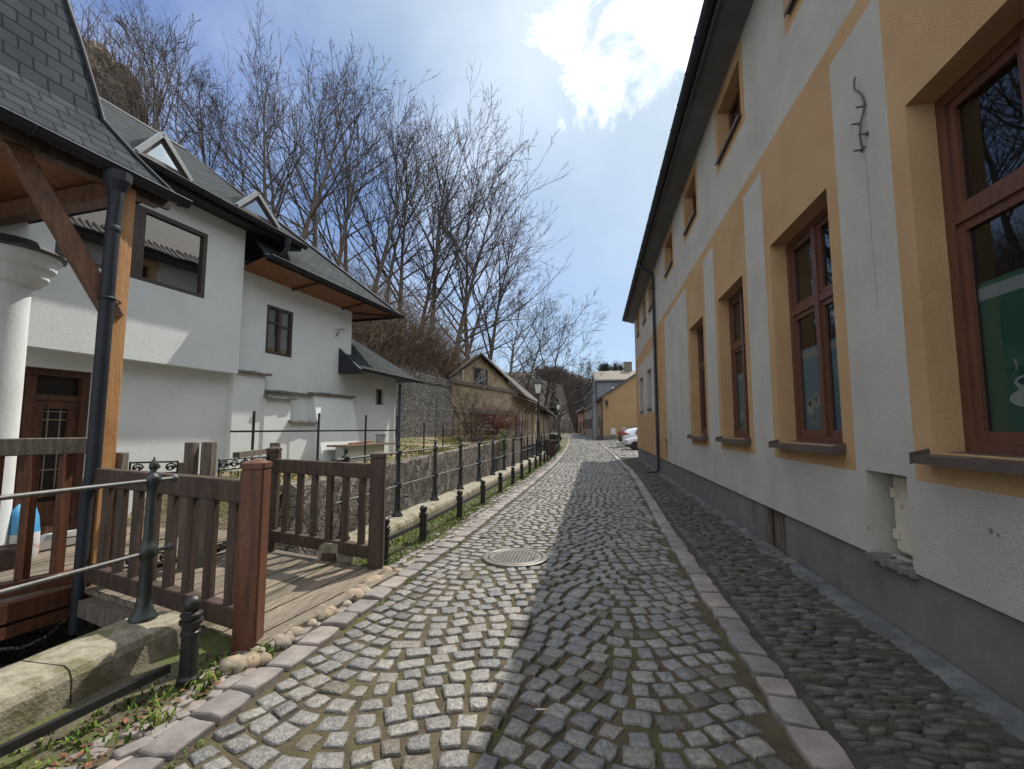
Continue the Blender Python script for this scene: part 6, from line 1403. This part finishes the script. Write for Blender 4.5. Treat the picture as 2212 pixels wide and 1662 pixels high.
TREES = [(563, 30, 520, 60, 0, 'slender bare tree above the second dormer, left of the tallest one'), (620, 31, 690, 15, 1, 'tallest bare tree on the slope, its trunk leaning right above the roof hip'),
         (664, 34, 755, 95, 2, 'bare tree just right of the tallest, behind its leaning trunk'), (704, 33, 800, 165, 0, 'bare tree with low forked trunk above the middle of the hip'), (770, 36, 825, 185, 1, 'bare tree with upright narrow crown beyond the forked trunk'),
         (812, 38, 880, 255, 2, 'bare tree above the lower end of the roof hip'), (858, 40, 900, 235, 3, 'bare tree whose trunk rises just right of the eave tip'), (921, 38, 932, 195, 3, 'bare tree with the round crown standing highest above the retaining wall'),
         (962, 41, 1010, 280, 2, 'bare tree rising behind the left end of the barn gable'), (1002, 44, 1070, 350, 4, 'broad bare tree behind the barn apex'), (1042, 50, 1112, 400, 3, 'bare tree behind the barn roof leaning to the right'),
         (1085, 55, 1140, 540, 4, 'wide bare tree over the barn chimney'), (1120, 62, 1168, 610, 2, 'bare tree behind the nearest lantern cap'), (1160, 66, 1205, 640, 4, 'dark bare tree with leaning trunk right of the nearest lantern'), (1185, 74, 1238, 720, 4, 'lowest spreading bare tree at the right end of the row'),
         (520, 28, 450, 150, 5, 'thin sapling between the two dormers'), (450, 27, 395, 60, 0, 'thin bare tree behind the first dormer'), (400, 25, 330, 15, 5, 'scraggy sapling right of the rock outcrop'), (340, 24, 262, -40, 5, 'scraggy sapling in front of the rock outcrop'), (300, 26, 215, -60, 1, 'bare tree cut by the top of the picture beside the steep porch roof'),
         (590, 42, 600, 130, 3, 'distant bare tree filling the gap left of the tallest one'), (740, 46, 760, 210, 3, 'distant bare tree in the gap right of the forked trunk'), (880, 50, 960, 330, 3, 'distant bare tree between eave tip and round crown'), (985, 56, 1050, 420, 2, 'distant bare tree above the brush on the wall'), (490, 38, 560, 220, 2, 'distant bare tree behind the second dormer')]
for i, (a, b, c, d, k, lab) in enumerate(TREES): plant(a, b, c, d, k, lab, i * 1.7)
def build_scrub():
    r = random.Random(31); k = MB()
    def stem(x, y, z, h, n=3, w=.012):
        d = Vector((r.gauss(.12, .42), r.gauss(0, .42), 1)).normalized(); p = Vector((x, y, z - .1)); pts = [p]
        for i in range(n): d = (d + Vector((r.gauss(0, .3), r.gauss(0, .3), -.04))).normalized(); pts.append(pts[-1] + d * h / n)
        k.tube(pts, [w, w * .85, w * .65, w * .4][:n + 1], 3, 0, False, False)
        for j in range(6):
            q = pts[1 + j % n]; e = (d + Vector((r.gauss(0, .9), r.gauss(0, .9), r.gauss(.0, .5)))).normalized(); k.tube([q, q + e * h * .22, q + e * h * .36 + Vector((r.gauss(0, .06), r.gauss(0, .06), h * .04))], [w * .55, w * .4, w * .3], 3, 0, False, False)
    for i in range(3000):
        y = 9 + 46 * r.random() ** 1.2; x = xr(y) - .2 - 13 * r.random() ** 1.5
        if y > 34 and x > xr(y) - .6: continue
        stem(x, y, hill_z(x, y), r.uniform(.8, 2.6) * (1.1 if 14 < y < 34 else .9), w=r.uniform(.007, .016))
    for i in range(700):   # brush spilling over the wall crown
        y = r.uniform(15, 30); x = xr(y) - r.uniform(.1, 2.2); stem(x, y, hill_z(x, y), r.uniform(1.4, 3.4), w=r.uniform(.008, .018))
    tag(k.build('slope_undergrowth', M_brush), kind='stuff')
    # rock outcrop high on the slope
    c = hit_y(196, 285, 21); k = MB(); n, m = 36, 20; rs = []
    for j in range(m + 1):
        ph = -.5 + (math.pi / 2 + .5) * j / m; ring = []
        for i in range(n):
            a = 2 * math.pi * i / n; q = Vector((math.cos(a) * math.cos(ph), math.sin(a) * math.cos(ph), math.sin(ph)))
            s = 1 + .3 * noise.noise(q * 2.2 + Vector((3, 0, 0))) + .16 * noise.noise(q * 5) + .07 * noise.noise(q * 12)
            ring.append(tuple(c + Vector((q.x * 2.3 * s, q.y * 2.8 * s, q.z * 4.7 * s))))
        rs.append(ring)
    k.rings(rs, False, True, 0, False)
    M_rock = mat('mossy_cliff_rock', [(.045, .037, .028), (.085, .071, .054), (.125, .107, .082)], scale=.9, detail=11, rough=.95, bump=1.0, bscale=3, bdist=.25, fine=.35, fscale=9, stain=((.11, .09, .035), 1.1, .58, .1, .7))
    tag(k.build('rock_outcrop', M_rock), 'brown rock outcrop high on the slope above the porch roof', 'rock')
    k2 = MB(); k, kk = k2, None
    for i in range(760):
        a = r.uniform(-2.4, .8); q = c + Vector((2.7 * math.cos(a), 3.4 * math.sin(a), r.uniform(-3, 3.6))); h = r.uniform(1, 3)
        d = Vector((r.gauss(.1, .25), r.gauss(-.1, .25), 1)).normalized(); k2.tube([q, q + d * h * .5, q + d * h + Vector((r.gauss(0, .2), r.gauss(0, .2), 0))], [.02, .014, .007], 3, 0, False, False)
        for j in range(3): e = Vector((r.gauss(0, 1), r.gauss(0, 1), r.gauss(.5, .6))).normalized(); s = q + d * h * r.uniform(.3, .9); k2.tube([s, s + e * h * .3], [.009, .005], 3, 0, False, False)
    tag(k2.build('rock_undergrowth', M_brush), kind='stuff')
build_scrub()
def bush(name, c, rx, rz, n, m, label, cat, seed, w=.007, arch=.3, spread=1.0):
    r = random.Random(seed); t = thing(name, c, label, cat); k = MB(); c = Vector(c)
    for i in range(n):
        a = r.uniform(0, 6.283); e = r.uniform(.1, 1) * spread; d = Vector((math.cos(a) * e, math.sin(a) * e, r.uniform(.6, 1.2))).normalized(); p = c + Vector((r.gauss(0, rx * .15), r.gauss(0, rx * .15), 0)); pts = [p]; h = rz * r.uniform(.7, 1.25)
        for j in range(4): d = (d + Vector((r.gauss(0, .16), r.gauss(0, .16), -arch * .25 * j))).normalized(); pts.append(pts[-1] + d * h / 3.4)
        k.tube(pts, [w, w * .9, w * .75, w * .55, w * .35], 3, 0, False, False)
        for j in range(5):
            q = pts[r.randint(1, 4)]; e2 = (d + Vector((r.gauss(0, .7), r.gauss(0, .7), r.gauss(0, .5)))).normalized(); k.tube([q, q + e2 * h * .2, q + e2 * h * .33], [w * .5, w * .4, w * .25], 3, 0, False, False)
    k.build('stems', m, t); return t
bush('red_shrub', (-6.0, 27.6, 1.15), 1.1, 1.7, 260, M_redbrush, 'dense dark red twiggy shrub in front of the barn gable', 'shrub', 5, .011, .5, 1.6)
bush('arching_shrub', (-6.55, 24.2, 1.1), .5, 2.6, 40, M_brush, 'tangled arching bare shrub against the left half of the barn gable', 'shrub', 6, .016, .2, .6)
bush('bramble', (-5.75, 22.6, .9), .6, 1.3, 60, M_brush, 'low pale tangle of bramble canes at the garden fence corner', 'bramble', 7, .012, .8, 1.5)
def build_small_plants():
    r = random.Random(41); t = thing('hanging_evergreen', (-5.25, 25.2, .9), 'pale green evergreen shrub hanging over the top of the bank wall', 'shrub'); k = MB()
    for i in range(900):
        a = r.gauss(0, .42); h = r.uniform(-.9, 1.0); s = .42 * (1 - .3 * abs(h)); x = -5.25 + abs(r.gauss(0, .22)) + .12; y = 25.2 + a * (1 - .25 * h)
        d = Vector((r.gauss(.3, .4), r.gauss(0, .4), r.gauss(-.5, .4))).normalized(); q = Vector((x, y, .75 + h * .8)); e = d.orthogonal().normalized() * .018; k.add([q - e, q + e, q + d * .13 + e * .5, q + d * .17, q + d * .13 - e * .5], [(0, 1, 2, 3, 4)])
    k.build('foliage', mat('pale_evergreen', [(.10, .115, .045), (.17, .18, .085)], scale=3, rough=.9, island_cols=[((.6, .6, .6), 0), ((1, 1, 1), .4), ((1.4, 1.3, 1.2), .8)]), t)
    # conifers by the far bend
    M_nd = mat('dark_needle', [(.02, .03, .02), (.04, .055, .035)], scale=1, rough=.9, island_cols=[((.6, .6, .6), 0), ((1, 1, 1), .4), ((1.4, 1.3, 1.2), .8)])
    for (px, py, D, H, lab, sd) in ((1273, 775, 150, 19, 'dark spruce with pointed top left of the grey house gable', 1), (1250, 793, 165, 18, 'thin spruce left of the taller pointed spruce', 2), (1196, 790, 158, 22, 'dark conifer on the rocky slope behind the leaning trunk', 3)):
        d = skydir(px, py); s = D / math.hypot(d.x, d.y); x, y, zt = d.x * s, d.y * s, 1.6 + d.z * s; t = thing('spruce', (x, y, zt - H), lab, 'tree'); rr = random.Random(sd)
        k = MB(); k.tube([(x, y, zt - H), (x, y, zt)], [.25, .02], 6); k.build('trunk', M_bark, t); k = MB()
        for i in range(420):
            f = rr.random() ** .8; z = zt - f * H * .75; R_ = (.25 + 3.0 * f) * rr.uniform(.3, 1); a = rr.uniform(0, 6.28); tip = Vector((x + R_ * math.cos(a), y + R_ * math.sin(a), z - .22 * R_)); b = Vector((x + R_ * .35 * math.cos(a), y + R_ * .35 * math.sin(a), z)); e = Vector((-math.sin(a), math.cos(a), 0)) * (.12 + .16 * R_)
            k.add([b, b.lerp(tip, .6) + e - Vector((0, 0, .1)), tip, b.lerp(tip, .6) - e - Vector((0, 0, .1))], [(0, 1, 2, 3)])
        k.build('crown', M_nd, t)
    r = random.Random(77)
    # mistletoe-laden round crowns behind the grey house roof
    for (px, py, D, rad, lab) in ((1305, 792, 120, 2.6, 'small bare crown with round clumps above the left of the grey roof'), (1333, 792, 124, 2.8, 'small bare crown with round clumps above the middle of the grey roof')):
        d = skydir(px, py); s = D / math.hypot(d.x, d.y); c = Vector((d.x * s, d.y * s, 1.6 + d.z * s)); t = thing('bare_tree', (c.x, c.y, 0), lab, 'tree', 'far bare trees'); k = MB(); k.tube([(c.x, c.y, 0), (c.x, c.y, c.z - .5)], [.3, .12], 6); k.build('trunk', M_bark, t); k = MB()
        for i in range(260):
            e = Vector((r.gauss(0, 1), r.gauss(0, 1), abs(r.gauss(.4, .8)))).normalized(); k.tube([c - Vector((0, 0, 1.5)) + e * .3, c + e * rad * r.uniform(.5, 1) - Vector((0, 0, .8))], [.05, .02], 3, 0, False, False)
        for i in range(5):
            e = c + Vector((r.gauss(0, rad * .4), r.gauss(0, rad * .4), r.uniform(-1.6, .6)))
            for j in range(60): q = Vector((r.gauss(0, 1), r.gauss(0, 1), r.gauss(0, 1))).normalized(); k.tube([e + q * .1, e + q * .65], [.04, .03], 3, 0, False, False)
        k.build('crown', M_twig, t)
build_small_plants()
def build_far_wood():
    r = random.Random(51); k = MB()
    def tree(x, y, z, h, w):
        top = Vector((x + r.gauss(0, h * .08), y, z + h)); base = Vector((x, y, z - .5)); k.tube([base, base.lerp(top, .5), top], [w, w * .6, w * .15], 4, 0, False, False)
        for i in range(11):
            f = r.uniform(.25, .95); q = base.lerp(top, f); a = r.uniform(0, 6.28); l = h * .3 * (1.2 - f); e = Vector((math.cos(a), math.sin(a), r.uniform(.5, 1.2))).normalized(); m = q + e * l; k.tube([q, m], [w * .35, w * .12], 3, 0, False, False)
            for j in range(4): e2 = (e + Vector((r.gauss(0, .6), r.gauss(0, .6), r.gauss(.2, .4)))).normalized(); s = q.lerp(m, r.uniform(.3, 1)); k.tube([s, s + e2 * l * .55], [w * .16, w * .08], 3, 0, False, False)
    for i in range(3900):
        y = (48 + 150 * r.random() ** 1.1) if i % 2 else r.uniform(140, 250); b = bk(y); off = 2.2 + 52 * r.random() ** 2.0 * (1 if y < 150 else 1.2)
        x = b - off
        if i % 2 == 0: x = kr(y) + 2.5 + 55 * r.random() ** 2.0
        z = hill_z(x, y) if x < xr(y) else (head_z(x, y) if x > kr(y) else bank_z(y))
        near = y < 110
        tree(x, y, z, r.uniform(2.5, 7) if near and off < 14 else (r.uniform(3, 8) if i % 2 == 0 else r.uniform(6, 11)), .04 + .0005 * y)
    tag(k.build('far_wood', mat('far_wood_twigs', [(.06, .046, .038), (.09, .07, .058)], scale=.3, rough=.95, island_cols=[((.6, .55, .55), 0), ((1, 1, 1), .35), ((1.35, 1.15, 1.05), .75)])), kind='stuff')
build_far_wood()
